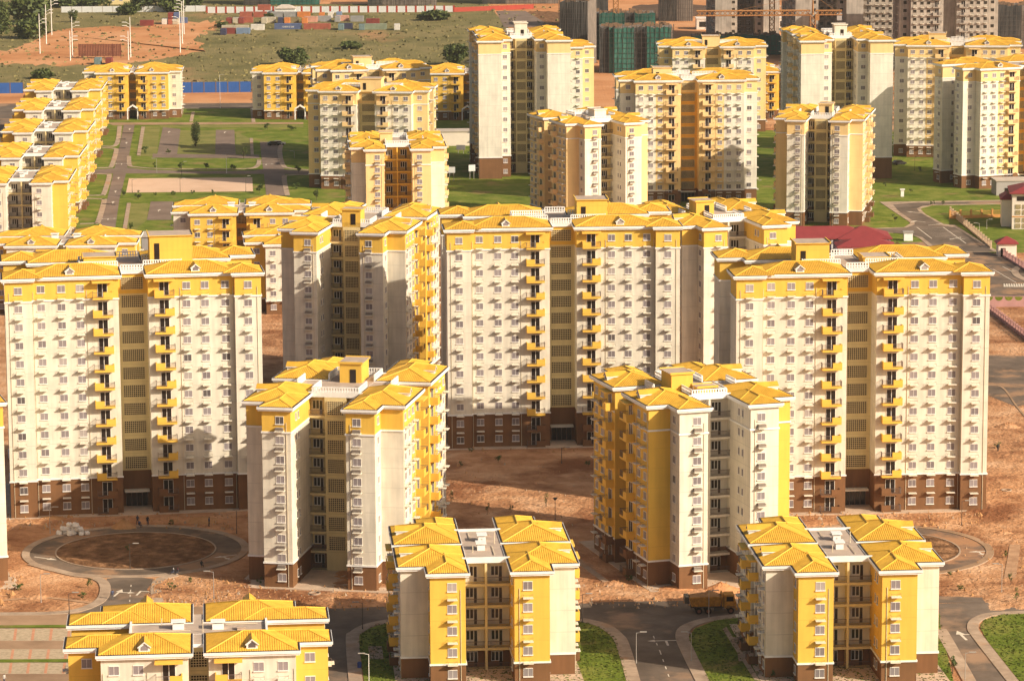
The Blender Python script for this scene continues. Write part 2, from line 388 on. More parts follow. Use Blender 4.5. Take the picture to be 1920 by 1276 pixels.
def building(t, n, x, y, a, scheme, label, near=False, lattice=False, house=None, brown=None, arch=False, grey=False, vents=True):
    d = TYPES[t]; S_ = SCH[scheme]; a = R(a); H = HS
    root = thing('apartment_building', label, 'apartment building', (x, y, 0), a,
                 'unfinished grey apartment buildings' if grey else 'yellow roofed apartment buildings')
    ez = n * H + 0.07
    zb = (brown if brown is not None else {5: 1.0, 9: 1.28, 11: 1.22, 13: 2.05}[n]) * H if not grey else 0.0
    zt = (n - 1) * H - 0.25
    P, Zn = quad_path(t)
    view = Vector((-x, -y)).normalized()
    segs = []
    for sx, sy in QS:
        for k in range(len(Zn)):
            p, q = flip(P[k], sx, sy), flip(P[k + 1], sx, sy); nn = flip(nrm(P[k], P[k + 1]), sx, sy)
            wv = Vector((nn[0] * math.cos(a) - nn[1] * math.sin(a), nn[0] * math.sin(a) + nn[1] * math.cos(a)))
            segs.append((p, q, nn, Zn[k], sx, sy, wv.dot(view)))
    # walls
    mats = ['cream', 'white', 'paleyellow', 'yellow', 'peach', 'orange', 'brown', 'concrete', 'darkconcrete']
    mi = {m: i for i, m in enumerate(mats)}
    wall, base = MB(), MB()
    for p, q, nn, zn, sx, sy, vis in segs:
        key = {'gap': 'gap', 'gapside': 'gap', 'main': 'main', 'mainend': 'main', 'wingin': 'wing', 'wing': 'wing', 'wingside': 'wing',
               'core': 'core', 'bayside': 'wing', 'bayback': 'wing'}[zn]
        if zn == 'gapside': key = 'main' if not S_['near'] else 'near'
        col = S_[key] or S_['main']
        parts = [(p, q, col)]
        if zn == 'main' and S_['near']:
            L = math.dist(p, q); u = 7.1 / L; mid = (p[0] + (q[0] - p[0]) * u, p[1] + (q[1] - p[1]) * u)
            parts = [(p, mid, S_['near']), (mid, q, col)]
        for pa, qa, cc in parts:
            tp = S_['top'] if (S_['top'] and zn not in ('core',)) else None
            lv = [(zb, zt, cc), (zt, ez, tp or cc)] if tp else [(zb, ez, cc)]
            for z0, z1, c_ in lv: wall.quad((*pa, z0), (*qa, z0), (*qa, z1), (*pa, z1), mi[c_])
            if zb > 0: base.quad((*pa, 0), (*qa, 0), (*qa, zb), (*pa, zb), 0)
    put('wall', wall.mesh('wall', mats), root)
    if zb > 0: put('plinth', base.mesh('plinth', ['brown']), root)
    # apron slab round the foot
    if near:
        ap = MB(); ap.prism([(-d['c'] - .9, -d['D'] - .9), (d['c'] + .9, -d['D'] - .9), (d['c'] + .9, d['D'] + .9), (-d['c'] - .9, d['D'] + .9)], 0.0, 0.13, 0, bottom=False)
        put('apron', ap.mesh('apron', ['apron']), root)
    # cornices
    if not grey:
        for zc in ([zb] if zb else []) + ([zt] if S_['top'] or scheme == 'dee' else []):
            for sx, sy in QS:
                cm = MB()
                pp = [flip(p, sx, sy) for p in P[2:-1]]; oo = [flip(p, sx, sy) for p in offset(P, 0.14, False)[2:-1]]
                for k in range(len(pp) - 1):
                    A, B, C, Dd = pp[k], pp[k + 1], oo[k + 1], oo[k]
                    cm.quad((*Dd, zc - .12), (*C, zc - .12), (*C, zc + .14), (*Dd, zc + .14)); cm.quad((*A, zc + .14), (*B, zc + .14), (*C, zc + .14), (*Dd, zc + .14))
                    cm.quad((*A, zc - .12), (*B, zc - .12), (*C, zc - .12), (*Dd, zc - .12))
                put('cornice', cm.mesh('cornice', ['trim']), root)
    # roofs
    if not grey:
        fm = fascia_mesh(t); tm, cm = roof_meshes(t)
        for sx, sy in QS:
            rz, sc_ = 0.0, (sx, -sy * -1 if False else (1 if sy == 1 else -1), 1)
            fo = put('eave_fascia', fm, root, (0, 0, ez), 0, (sx, 1 if sy == 1 else -1, 1))
            ro = put('roof', tm, root, (0, 0, ez + 0.63), 0, (sx, 1 if sy == 1 else -1, 1))
            put('ridge_cap', cm, ro)
            # dormer on the facade slope
            xm = (d['g'] + d['b']) / 2 + (0.8 if t == 'W' else 0); yd = d.get('m', d['D']) - 0.25
            put('dormer', cached('dormer', dormer_mesh), root, (sx * xm, -sy * yd, ez + 0.72), 0 if sy == 1 else math.pi, (.85, .85, .85))
    fr = MB()
    s_, r_, g_, f_ = d['s'], d['r'], d['g'], d['f']
    zf = ez + (0.5 if not grey else 0.1)
    fr.box(-r_, r_, -s_ + OV + .01, s_ - OV - .01, ez + 0.02, zf, 0, top=1)
    for sg in (-1, 1):
        y0, y1 = sorted((sg * (s_ - OV - .01), sg * (f_ + 0.35)))
        fr.box(-g_ + OV + .01, g_ - OV - .01, y0, y1, ez + 0.021, zf - 0.03, 0, top=1)
        fr.box(sg * r_ - 0.1, sg * r_ + 0.18, -s_ + 0.02, s_ - 0.02, ez + 0.015, zf + 0.35, 0)
    if grey:
        fr.box(-d['c'] + .05, d['c'] - .05, -d['D'] + .05, d['D'] - .05, ez - 0.2, ez - 0.02, 0, top=1)
    put('flat_roof', fr.mesh('flat_roof', ['trim', 'flat'] if not grey else ['concrete', 'concrete']), root)
    if vents and n == 5:
        for k, (vx, vy) in enumerate(((-2.6, 0.3), (2.6, -0.2))):
            v = MB(); v.box(-.75, .75, -.55, .55, 0, 0.8, 0); v.box(-.95, .95, -.75, .75, 0.95, 1.12, 0)
            for sx in (-.6, .5):
                for sy in (-.5, .4): v.box(sx, sx + .1, sy, sy + .1, .8, .95, 0)
            put('roof_vent', cached('vent', lambda: v.mesh('roof_vent', ['trim'])), root, (vx, vy, zf))
    if near and n == 5:
        for k, (pa, pb) in enumerate((((-6.5, -1.4, .12), (-1.0, -1.4, .12)), ((3.6, 1.5, .12), (7.8, 1.5, .12)), ((0.6, -1.9, 0), (0.6, -1.9, 1.7)), ((-4.8, 1.6, 0), (-4.8, 1.6, 1.1)))):
            rp = MB(); rp.tube(pa, pb, .06, n=6); put('roof_pipe', rp.mesh('roof_pipe', ['pipe']), root, (0, 0, zf))
        hm_ = MB(); hm_.box(-.5, .5, -.5, .5, 0, .35, 0); hm_.box(-.58, .58, -.58, .58, .35, .42, 0); put('roof_hatch', hm_.mesh('roof_hatch', ['flat']), root, (5.6, -1.0, zf))
    if house:
        for hs in house:
            x0, x1, y0, y1, hh = hs[:5]
            hm = MB(); hcol = hs[5] if len(hs) > 5 else 'yellow'
            hm.box(x0, x1, y0, y1, ez + 0.02, ez + hh, 0); 
            hm.box(x0 - .25, x1 + .25, y0 - .25, y1 + .25, ez + hh, ez + hh + .16, 0, top=1)
            hm.box(x0 - .25, x0 - .08, y0 - .25, y1 + .25, ez + hh + .16, ez + hh + .34, 0); hm.box(x1 + .08, x1 + .25, y0 - .25, y1 + .25, ez + hh + .16, ez + hh + .34, 0)
            ho = put('stair_house', hm.mesh('stair_house', [hcol, 'flat']), root)
            dm = MB()
            if len(hs) > 6 and hs[6] == 'x': dm.box(x0 - .06, x0 + .02, (y0 + y1) / 2 - .9, (y0 + y1) / 2 + .1, ez + .5, ez + 2.7, 0)
            else: dm.box(x0 + .8, x0 + 1.7, y0 - .06, y0 + .02, ez + .6, ez + hh - 1.2, 0)
            put('door', dm.mesh('door', ['darkpane']), ho)
        # white pierced parapets round the roof terrace
        for pm in cached(('para', t), lambda: parapet_mesh(d)): put('parapet', pm, root, (0, 0, zf))
    # windows, balconies, ledges on the faces that look towards the viewer's side
    detail = 1 if near else 0
    wm, pm = cached('win%d' % detail, lambda: window_mesh(False, bool(detail)))
    sm, spm = cached('swin%d' % detail, lambda: window_mesh(True, bool(detail)))
    lm = cached('ledge', ledge_mesh); lm2 = cached('ledge2', lambda: ledge_mesh(True)) if t in ('9c', '9d') else lm
    def rzn(nn): return math.atan2(nn[0], -nn[1])
    def win(px, py, z, nn, small=False):
        if grey:
            put('window', cached('gwin', gwin_mesh), root, (px, py, z), rzn(nn)); return
        o = put('window', sm if small else wm, root, (px, py, z), rzn(nn))
        if detail: put('pane', spm if small else pm, o)
    for p, q, nn, zn, sx, sy, vis in segs:
        if vis < -0.12: continue
        L = math.dist(p, q); e = ((q[0] - p[0]) / L, (q[1] - p[1]) / L)
        at = lambda u: (p[0] + e[0] * u, p[1] + e[1] * u)
        rz = rzn(nn)
        if zn == 'main':
            left = (e[0] * math.cos(rz) + e[1] * math.sin(rz)) < 0      # gap on the right of this face as seen
            for kind, u in COLS[t]:
                X, Y = at(u)
                for i in range(n):
                    z = i * H
                    if kind == 'w':
                        win(X, Y, z + 1.7, nn)
                        if i >= 1: put('air_conditioner_ledge', lm, root, (X, Y, z - 0.02), rz)
                    else:
                        sd = (1 if left else -1) * (1 if (i // 2) % 2 == 0 or n == 5 else -1)
                        wx = math.cos(rz + a) * view.x + math.sin(rz + a) * view.y
                        if abs(wx) > 0.5: sd = 1 if wx > 0 else -1
                        mt = S_['bal'] if z + 0.5 > zb else 'brown'
                        bm, rm, dm = cached(('bal', sd, mt), lambda: balcony_meshes(sd, mt))
                        bo = put('balcony', bm, root, (X, Y, z + (0.18 if i == 0 else 0.0)), rz)
                        put('railing', rm, bo); put('balcony_door', dm, bo)
                if kind == 'b' and not grey:
                    cn = cached(('can', S_['bal']), lambda: canopy_mesh(S_['bal']))
                    put('balcony_canopy', cn, root, (X, Y, ez - 0.42), rz)
            if not grey:
                for u in (COLS[t][1][1] - 1.1, L - 0.25) if near else (COLS[t][1][1] - 1.1,):
                    X, Y = at(u)
                    put('drainpipe', cached(('pipe', n), lambda: pipe_mesh(n * H - 1.8)), root, (X, Y, 0), rz)
        elif zn == 'wing':
            u = L * (0.5 if t == 'W' else 0.62)
            X, Y = at(u)
            for i in range(n):
                win(X, Y, i * H + 1.7, nn)
                if i >= 1: put('air_conditioner_ledge', lm2, root, (X, Y, i * H - 0.02), rz)
            if not grey:
                X, Y = at(L - 0.7); put('drainpipe', cached(('pipe', n), lambda: pipe_mesh(n * H - 1.8)), root, (X, Y, 0), rz)
        elif zn == 'wingside':
            X, Y = at(L * 0.45)
            for i in range(n): win(X, Y, i * H + 1.7, nn)
        elif zn == 'wingin' and L > 4:
            for u in (3.4, 5.0):
                X, Y = at(u)
                for i in range(n): win(X, Y, i * H + 1.75, nn, True)
        elif zn == 'gap' and sx == 1:
            fl = int(math.ceil(zb / H - 0.3)) if zb else 1
            w_ = min(3.7, 2 * d['g'] - 0.45)
            for i in range(max(1, fl), n):
                if grey: continue
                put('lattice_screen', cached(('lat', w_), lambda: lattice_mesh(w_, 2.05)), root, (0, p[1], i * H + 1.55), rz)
            em = cached(('ent', round(w_, 2)), lambda: entrance_mesh(w_))
            put('entrance', em, root, (0, p[1], 0.15), rz)
        elif zn == 'core' and sy == 1 and not (near and False):
            # end recess: service balconies, middle post or pierced shaft
            s0 = d['s']
            wid = (s0 - 1.75) if lattice else (s0 - 0.17)
            mt = 'trim2'
            sl = {'white': 'paleyellow'}.get(S_['core'], S_['core'])
            bm, rm, vm = cached(('svc', round(wid, 2), sl), lambda: service_meshes(wid, sl))
            for hy in (-1, 1):
                yc = hy * (s0 - wid / 2)
                for i in range(n):
                    so = put('service_balcony', bm, root, (p[0], yc, i * H + 0.02), rz)
                    put('railing', rm, so); put('window', vm, so)
            pm_ = MB()
            if lattice:
                xo = sorted((p[0], sx * (d['r'] + 0.12)))
                pm_.box(xo[0], xo[1], -1.75, 1.75, 0, ez + 0.01, 0)
                sh = put('stair_shaft', pm_.mesh('stair_shaft', [S_['core']]), root)
                for i in range(1, n):
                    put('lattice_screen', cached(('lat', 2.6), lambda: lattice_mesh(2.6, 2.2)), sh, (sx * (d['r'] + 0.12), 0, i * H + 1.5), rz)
            else:
                xo = sorted((p[0], sx * (d['r'] + 0.02)))
                pm_.box(xo[0], xo[1], -0.17, 0.17, 0, ez + 0.01, 0)
                put('service_post', pm_.mesh('service_post', [sl]), root)
    if arch:
        am = MB(); yb = -d['D'] - 0.9
        for sg in (-1, 1): am.box(sg * 1.75 - .18, sg * 1.75 + .18, yb - .2, yb + .2, 0, 3.9, 0)
        for sg in (-1, 1):
            am.quad((sg * 1.95, yb - .2, 3.9), (0, yb - .2, 5.2), (0, yb - .2, 4.7), (sg * 1.95, yb - .2, 3.4), 0)
            am.quad((sg * 1.95, yb - .2, 3.9), (sg * 1.95, yb + 2.5, 3.9), (0, yb + 2.5, 5.2), (0, yb - .2, 5.2), 0)
        put('entrance_arch', am.mesh('entrance_arch', ['trim']), root)
    return root
def gwin_mesh():
    mb = MB(); mb.quad((-.65, -.02, -.6), (.65, -.02, -.6), (.65, -.02, .6), (-.65, -.02, .6), 0)
    mb.box(-.72, -.65, -.06, .02, -.67, .67, 1); mb.box(.65, .72, -.06, .02, -.67, .67, 1); mb.box(-.72, .72, -.06, .02, -.67, -.6, 1)
    return mb.mesh('window', ['hole', 'concrete'])
def canopy_mesh(mt):
    mb = MB(); mb.box(-1.8, 1.8, -1.4, 0.02, -0.14, 0.14, 0); return mb.mesh('canopy', [mt])
def pipe_mesh(h):
    mb = MB(); mb.box(-.035, .035, -.10, -.03, 0.2, h, 0)
    return mb.mesh('drainpipe', ['pipe'])
def entrance_mesh(w):
    mb = MB(); mb.box(-w / 2, w / 2, -0.08, 0.02, 0, 2.6, 0)
    for k in range(5):
        x = -w / 2 + w * k / 4; mb.box(x - .06, x + .06, -0.12, 0.02, 0, 2.7, 1)
    mb.box(-w / 2 - .3, w / 2 + .3, -1.6, 0.02, 2.7, 3.0, 2)
    return mb.mesh('entrance', ['darkpane', 'rail', 'ledge'])
def parapet_mesh(d):
    out = []; s, r = d['s'] - OV, d['r']
    def wallp(x0, y0, x1, y1, h=1.15):
        mb = MB()
        L = math.hypot(x1 - x0, y1 - y0); n = max(4, int(L / 0.42))
        al = abs(x1 - x0) > abs(y1 - y0)
        for k in range(n + 1):
            x, y = x0 + (x1 - x0) * k / n, y0 + (y1 - y0) * k / n
            mb.box(x - .1, x + .1, y - .1, y + .1, 0, h - .12, 0)
        for z0, z1 in ((0.0, 0.22), (0.42, 0.58), (h - .14, h)):
            if al: mb.box(min(x0, x1), max(x0, x1), y0 - .09, y0 + .09, z0, z1, 0)
            else: mb.box(x0 - .09, x0 + .09, min(y0, y1), max(y0, y1), z0, z1, 0)
        out.append(mb.mesh('parapet', ['trim']))
    for sg in (-1, 1):
        wallp(sg * r * .985, -s, sg * r * .985, s)
        wallp(d['g'] - 0.3, sg * s, r - 0.3, sg * s); wallp(-d['g'] + 0.3, sg * s, -r + 0.3, sg * s)
        wallp(-d['g'] + OV, sg * (d['f'] + .1), d['g'] - OV, sg * (d['f'] + .1))
    return out
MAT['apron'] = plain('apron_concrete', (0.52, 0.38, 0.27), 0.85, 0.2, 0.4)
# ------------------------------------------------------------------ ground
def groundmat(name, cols, scale=0.05, detail=9, bump=0.0, second=None, rough=0.95, stretch=(1, 1, 1)):
    m, nt, b = newmat(name); N = nt.nodes.new; L = nt.links.new
    b.inputs['Roughness'].default_value = rough; b.inputs['Specular IOR Level'].default_value = 0.1
    tc = N('ShaderNodeTexCoord'); mp = N('ShaderNodeMapping'); mp.inputs['Scale'].default_value = stretch; L(tc.outputs['Object'], mp.inputs[0])
    n = N('ShaderNodeTexNoise'); n.inputs['Scale'].default_value = scale; n.inputs['Detail'].default_value = detail; n.inputs['Roughness'].default_value = 0.68
    L(mp.outputs[0], n.inputs['Vector'])
    r = N('ShaderNodeValToRGB'); L(n.outputs[0], r.inputs[0])
    el = r.color_ramp.elements
    el[0].position = 0.34; el[0].color = (*cols[0], 1); el[1].position = 0.66; el[1].color = (*cols[-1], 1)
    for k, c in enumerate(cols[1:-1]):
        e = el.new(0.34 + 0.32 * (k + 1) / (len(cols) - 1)); e.color = (*c, 1)
    out = r.outputs[0]
    if second:                                                   # patches of a second ground: (colour, scale, threshold)
        col, s2, th = second
        n2 = N('ShaderNodeTexNoise'); n2.inputs['Scale'].default_value = s2; n2.inputs['Detail'].default_value = 8; n2.inputs['Roughness'].default_value = 0.62; L(mp.outputs[0], n2.inputs['Vector'])
        mr = N('ShaderNodeMapRange'); mr.inputs[1].default_value = th; mr.inputs[2].default_value = th + 0.09; L(n2.outputs[0], mr.inputs[0])
        mx = N('ShaderNodeMix'); mx.data_type = 'RGBA'; L(mr.outputs[0], mx.inputs[0]); L(out, mx.inputs[6]); mx.inputs[7].default_value = (*col, 1)
        out = mx.outputs[2]
    L(out, b.inputs['Base Color'])
    if bump > 0:
        n3 = N('ShaderNodeTexNoise'); n3.inputs['Scale'].default_value = 1.3; n3.inputs['Detail'].default_value = 9; L(mp.outputs[0], n3.inputs['Vector'])
        bp = N('ShaderNodeBump'); bp.inputs['Strength'].default_value = 1.0; bp.inputs['Distance'].default_value = bump
        L(n3.outputs[0], bp.inputs['Height']); L(bp.outputs[0], b.inputs['Normal'])
    return m
MAT['dirt'] = groundmat('bare_earth', [(0.25, 0.10, 0.043), (0.48, 0.24, 0.115), (0.65, 0.385, 0.22)], 0.09, 13, 0.5, ((0.24, 0.095, 0.04), 0.035, 0.545))
MAT['reddirt'] = groundmat('orange_earth', [(0.42, 0.17, 0.065), (0.56, 0.255, 0.11), (0.62, 0.32, 0.16)], 0.03, 10, 0.3)
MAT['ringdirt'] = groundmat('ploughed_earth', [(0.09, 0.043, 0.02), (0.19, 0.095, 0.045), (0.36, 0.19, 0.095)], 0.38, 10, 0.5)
MAT['grass'] = groundmat('lawn', [(0.075, 0.11, 0.010), (0.135, 0.17, 0.02), (0.24, 0.225, 0.05)], 0.16, 10, 0.12, ((0.24, 0.18, 0.06), 0.07, 0.57))
MAT['drygrass'] = groundmat('dry_lawn', [(0.14, 0.15, 0.035), (0.20, 0.19, 0.05), (0.26, 0.22, 0.075)], 0.14, 9, 0.1)
MAT['field'] = groundmat('rough_field', [(0.13, 0.115, 0.04), (0.20, 0.165, 0.065), (0.28, 0.215, 0.095)], 0.05, 11, 0.7, ((0.44, 0.23, 0.11), 0.011, 0.60), stretch=(1, 0.55, 1))
MAT['asphalt'] = groundmat('asphalt', [(0.10, 0.075, 0.057), (0.15, 0.112, 0.085), (0.22, 0.165, 0.125)], 0.09, 11, 0.0, ((0.32, 0.20, 0.125), 0.05, 0.55))
MAT['dustyasphalt'] = groundmat('dusty_asphalt', [(0.095, 0.07, 0.053), (0.15, 0.11, 0.082), (0.23, 0.16, 0.115)], 0.12, 11, 0.0, ((0.34, 0.20, 0.115), 0.09, 0.50))
MAT['mudroad'] = groundmat('muddy_asphalt', [(0.10, 0.07, 0.052), (0.17, 0.115, 0.082), (0.27, 0.17, 0.11)], 0.14, 11, 0.0, ((0.38, 0.20, 0.105), 0.08, 0.44))
MAT['dustroad'] = groundmat('dusty_road', [(0.26, 0.16, 0.095), (0.36, 0.225, 0.135), (0.44, 0.28, 0.175)], 0.08, 9)
MAT['pave'] = groundmat('pavement', [(0.27, 0.19, 0.135), (0.38, 0.275, 0.195), (0.47, 0.345, 0.25)], 0.3, 9, 0.0, ((0.40, 0.235, 0.135), 0.12, 0.57))
MAT['parking'] = groundmat('parking_lane', [(0.17, 0.12, 0.09), (0.21, 0.15, 0.115), (0.25, 0.18, 0.14)], 0.12, 8)
MAT['court'] = groundmat('sand_court', [(0.58, 0.38, 0.25), (0.66, 0.44, 0.30), (0.70, 0.48, 0.33)], 0.06, 8)
MAT['paint'] = groundmat('road_paint', [(0.55, 0.46, 0.36), (0.72, 0.62, 0.50)], 1.2, 6)
MAT['netdirt'] = groundmat('dark_field', [(0.10, 0.06, 0.04), (0.16, 0.095, 0.06)], 0.05, 8)
MAT['kerb'] = plain('kerb_concrete', (0.38, 0.28, 0.20), 0.85, 0.12, 0.6)
MAT['sand'] = groundmat('sand_heap', [(0.36, 0.18, 0.075), (0.48, 0.26, 0.115)], 0.6, 8, 0.2)
MAT['track'] = groundmat('wheel_track', [(0.34, 0.19, 0.105), (0.52, 0.31, 0.18)], 0.5, 8)
def leafmat(name, c0, c1):
    m, nt, b = newmat(name); b.inputs['Roughness'].default_value = 0.6
    oi = nt.nodes.new('ShaderNodeNewGeometry'); r = nt.nodes.new('ShaderNodeValToRGB')
    r.color_ramp.elements[0].color = (*c0, 1); r.color_ramp.elements[1].color = (*c1, 1)
    nt.links.new(oi.outputs['Random Per Island'], r.inputs[0]); nt.links.new(r.outputs[0], b.inputs['Base Color'])
    return m
MAT['blade'] = leafmat('grass_blades', (0.05, 0.08, 0.009), (0.16, 0.165, 0.032))
gm = MB(); gm.quad((-6000, -500, 0), (6000, -500, 0), (6000, 9000, 0), (-6000, 9000, 0))
struct(put('ground', gm.mesh('ground', ['dirt'])))
def patch(name, px, z, mat, raised=None, world=False):
    pts = [Vector((*p, 0)) if world else gp(*p) for p in px]
    mb = MB(); P = [(p.x, p.y) for p in pts]
    area = sum(P[k - 1][0] * P[k][1] - P[k][0] * P[k - 1][1] for k in range(len(P)))
    if area < 0: P.reverse()
    if raised: mb.prism(P, 0.0, z, 1, 0, bottom=False)
    else: mb.ngon([(*p, z) for p in P], 0)
    return struct(put(name, mb.mesh(name, [mat, 'kerb'])))
def jag(px, amp=3.0, n=9, seed=1):
    rnd = random.Random(seed); out = []
    for k in range(len(px)):
        (x0, y0), (x1, y1) = px[k], px[(k + 1) % len(px)]
        for i in range(n):
            t = i / n; out.append((x0 + (x1 - x0) * t + rnd.gauss(0, amp * 1.6), y0 + (y1 - y0) * t + rnd.gauss(0, amp * .5)))
    return out
def smooth_path(pts, n=6):
    out = []; P = [pts[0]] + list(pts) + [pts[-1]]
    for i in range(1, len(P) - 2):
        for k in range(n):
            t = k / n; a, b, c, d = P[i - 1], P[i], P[i + 1], P[i + 2]
            out.append((0.5 * ((2 * b) + (c - a) * t + (2 * a - 5 * b + 4 * c - d) * t * t + (3 * b - a - 3 * c + d) * t ** 3)))
    out.append(pts[-1]); return out
def ribbon(name, px, width, z, mat, raised=True, world=False, smooth=True):
    pts = [Vector((*p, 0)) if world else gp(*p) for p in px]
    if smooth and len(pts) > 2: pts = smooth_path(pts)
    Lf, Rt = [], []
    for k, p in enumerate(pts):
        d = (pts[min(k + 1, len(pts) - 1)] - pts[max(k - 1, 0)]).normalized(); nn = Vector((-d.y, d.x, 0))
        Lf.append(p + nn * width / 2); Rt.append(p - nn * width / 2)
    mb = MB()
    for k in range(len(pts) - 1):
        a, b, c, d = Rt[k], Rt[k + 1], Lf[k + 1], Lf[k]
        mb.quad((a.x, a.y, z), (b.x, b.y, z), (c.x, c.y, z), (d.x, d.y, z), 0)
        if raised:
            mb.quad((a.x, a.y, 0), (b.x, b.y, 0), (b.x, b.y, z), (a.x, a.y, z), 1); mb.quad((c.x, c.y, 0), (d.x, d.y, 0), (d.x, d.y, z), (c.x, c.y, z), 1)
    return struct(put(name, mb.mesh(name, [mat, 'kerb'])))
def ring(name, cx, cy, r0, r1, z, mat, a0=0, a1=360, raised=False):
    mb = MB(); n = 96
    for k in range(n):
        t0, t1 = R(a0 + (a1 - a0) * k / n), R(a0 + (a1 - a0) * (k + 1) / n)
        p = lambda r, t: (cx + r * math.cos(t), cy + r * math.sin(t))
        a, b, c, d = p(r0, t0), p(r1, t0), p(r1, t1), p(r0, t1)
        if r0 > 0: mb.quad((*a, z), (*b, z), (*c, z), (*d, z))
        else: mb.ngon([(cx, cy, z), (*b, z), (*c, z)])
        if raised:
            mb.quad((*b, 0), (*c, 0), (*c, z), (*b, z), 1)
            if r0 > 0: mb.quad((*a, 0), (*d, 0), (*d, z), (*a, z), 1)
    return struct(put(name, mb.mesh(name, [mat, 'kerb'])))
def arrow_mesh(turn):
    mb = MB()
    mb.quad((-.14, -2, 0), (.14, -2, 0), (.14, .4, 0), (-.14, .4, 0))
    if turn in ('s', 'sr', 'sl'): mb.ngon([(-.5, .4, 0), (.5, .4, 0), (0, 1.9, 0)])
    for sg in ([1] if 'r' in turn else []) + ([-1] if 'l' in turn else []) + ([1, -1] if turn == 'T' else []):
        a, b = sorted((0.14 * sg, 1.3 * sg)); mb.quad((a, .12, 0), (b, .12, 0), (b, .4, 0), (a, .4, 0))
        mb.ngon([(1.3 * sg, -.25, 0), (2.2 * sg, .26, 0), (1.3 * sg, .77, 0)])
    return mb.mesh('road_arrow', ['paint'])
def arrow(px, py, turn, rz=0.0, s=1.0, z=0.046):
    o = put('road_arrow', cached(('arr', turn), lambda: arrow_mesh(turn)), None, gp(px, py, z), R(rz), (s, s, 1)); struct(o)
def dashes(pts, ln=2.0, gap=3.0, w=0.14, z=0.046, name='lane_marking'):
    mb = MB(); P = [gp(*p) for p in pts]
    for a, b in zip(P[:-1], P[1:]):
        d = b - a; L = d.length; d.normalize(); nn = Vector((-d.y, d.x, 0)) * w / 2; u = 0
        while u < L:
            p, q = a + d * u, a + d * min(L, u + ln)
            mb.quad(*[(v.x, v.y, z) for v in (p - nn, q - nn, q + nn, p + nn)]); u += ln + gap
    struct(put(name, mb.mesh(name, ['paint'])))
def Zf(ox, oy, s): return lambda *pts: [(ox + x / s, oy + y / s) for x, y in pts]
# --- far field and earth
patch('field', [(-150, -60), (1120, -60), (1010, 60), (1180, 240), (-150, 240)], 0.02, 'field')
patch('orange_earth', [(880, -30), (2200, -60), (2200, 130), (1450, 145), (1180, 260), (1090, 190), (960, 60)], 0.03, 'reddirt')
patch('road', [(930, 21), (985, 21), (1035, 50), (945, 52)], 0.05, 'parking')
patch('dark_earth', jag([(1185, 10), (1340, 8), (1340, 30), (1200, 32)], 2.0), 0.05, 'netdirt')
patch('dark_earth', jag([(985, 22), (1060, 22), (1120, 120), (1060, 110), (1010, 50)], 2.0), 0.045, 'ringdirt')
patch('orange_earth', jag([(-60, 98), (20, 92), (70, 74), (95, 60), (150, 52), (270, 50), (345, 42), (420, 40), (400, 56), (365, 70), (385, 98), (330, 104), (260, 118), (110, 124), (20, 120), (-60, 118)], 3.2), 0.03, 'reddirt')
patch('orange_earth', [(540, -20), (800, -20), (760, 8), (560, 8)], 0.031, 'reddirt')
patch('earth_bank', [(-100, 173), (600, 171), (600, 193), (-100, 195)], 0.05, 'reddirt')
patch('road', [(-100, 195), (600, 193), (600, 203), (-100, 206)], 0.055, 'asphalt')
patch('road', [(0, 205), (60, 205), (20, 260), (-100, 330), (-100, 250)], 0.056, 'asphalt')
# --- left courtyard
patch('lawn', [(120, 203), (600, 203), (900, 200), (900, 235), (1000, 420), (640, 470), (100, 470)], 0.04, 'grass')
Q = Zf(140, 190, 4.174)
patch('road', Q((240, 168), (1790, 166), (1790, 180), (485, 186), (300, 188)), 0.07, 'dustroad')
patch('road', Q((190, 990), (318, 990), (352, 760), (396, 590), (412, 520), (440, 340), (470, 185), (385, 185), (352, 350), (318, 500), (285, 640), (240, 830)), 0.075, 'parking')
patch('road', Q((130, 538), (420, 520), (560, 538), (1000, 548), (1400, 545), (1500, 528), (1840, 545), (1840, 572), (1500, 570), (900, 568), (420, 566), (130, 566)), 0.08, 'parking')
patch('road', Q((1450, 318), (1590, 322), (1625, 400), (1640, 520), (1660, 740), (1500, 740), (1480, 560), (1462, 440)), 0.085, 'parking')
for pts in (((690, 205), (830, 218), (798, 440), (640, 440)), ((1105, 225), (1250, 225), (1262, 440), (1100, 440)), ((610, 412), (1440, 420), (1450, 448), (610, 442)), ((595, 785), (770, 785), (755, 930), (565, 930))):
    patch('parking_lane', Q(*pts), 0.07 + 0.004 * (pts[0][0] == 610), 'parking')
for pts in (((550, 200), (668, 200), (640, 432), (515, 428)), ((812, 228), (1105, 230), (1100, 415), (800, 410)), ((435, 800), (578, 800), (565, 930), (480, 1000), (405, 1000)), ((1262, 240), (1370, 290), (1378, 415), (1262, 415)), ((670, 190), (1790, 186), (1790, 205), (670, 207))):
    patch('dry_lawn', Q(*pts), 0.06, 'drygrass')
for pts in (((522, 200), (550, 200), (515, 428), (486, 425)), ((410, 798), (440, 798), (408, 1000), (375, 1000)), ((1370, 290), (1395, 290), (1402, 420), (1378, 418)), ((1400, 60), (1415, 165), (1385, 165), (1375, 60)), ((915, 85), (940, 85), (925, 160), (898, 160))):
    patch('pavement', Q(*pts), 0.13, 'pave', True)
patch('sand_court', Q((425, 605), (1390, 597), (1396, 706), (402, 716)), 0.07, 'court')
for pth in ([(352, 195), (340, 300), (310, 350), (215, 352)], [(215, 365), (310, 372), (325, 390), (290, 505), (255, 520), (165, 522)], [(110, 568), (250, 572), (270, 590), (230, 720), (200, 735), (110, 738)], [(100, 762), (215, 768), (230, 785), (185, 940), (150, 955), (40, 960)]):
    ribbon('pavement', Q(*pth), 1.5, 0.13, 'pave')
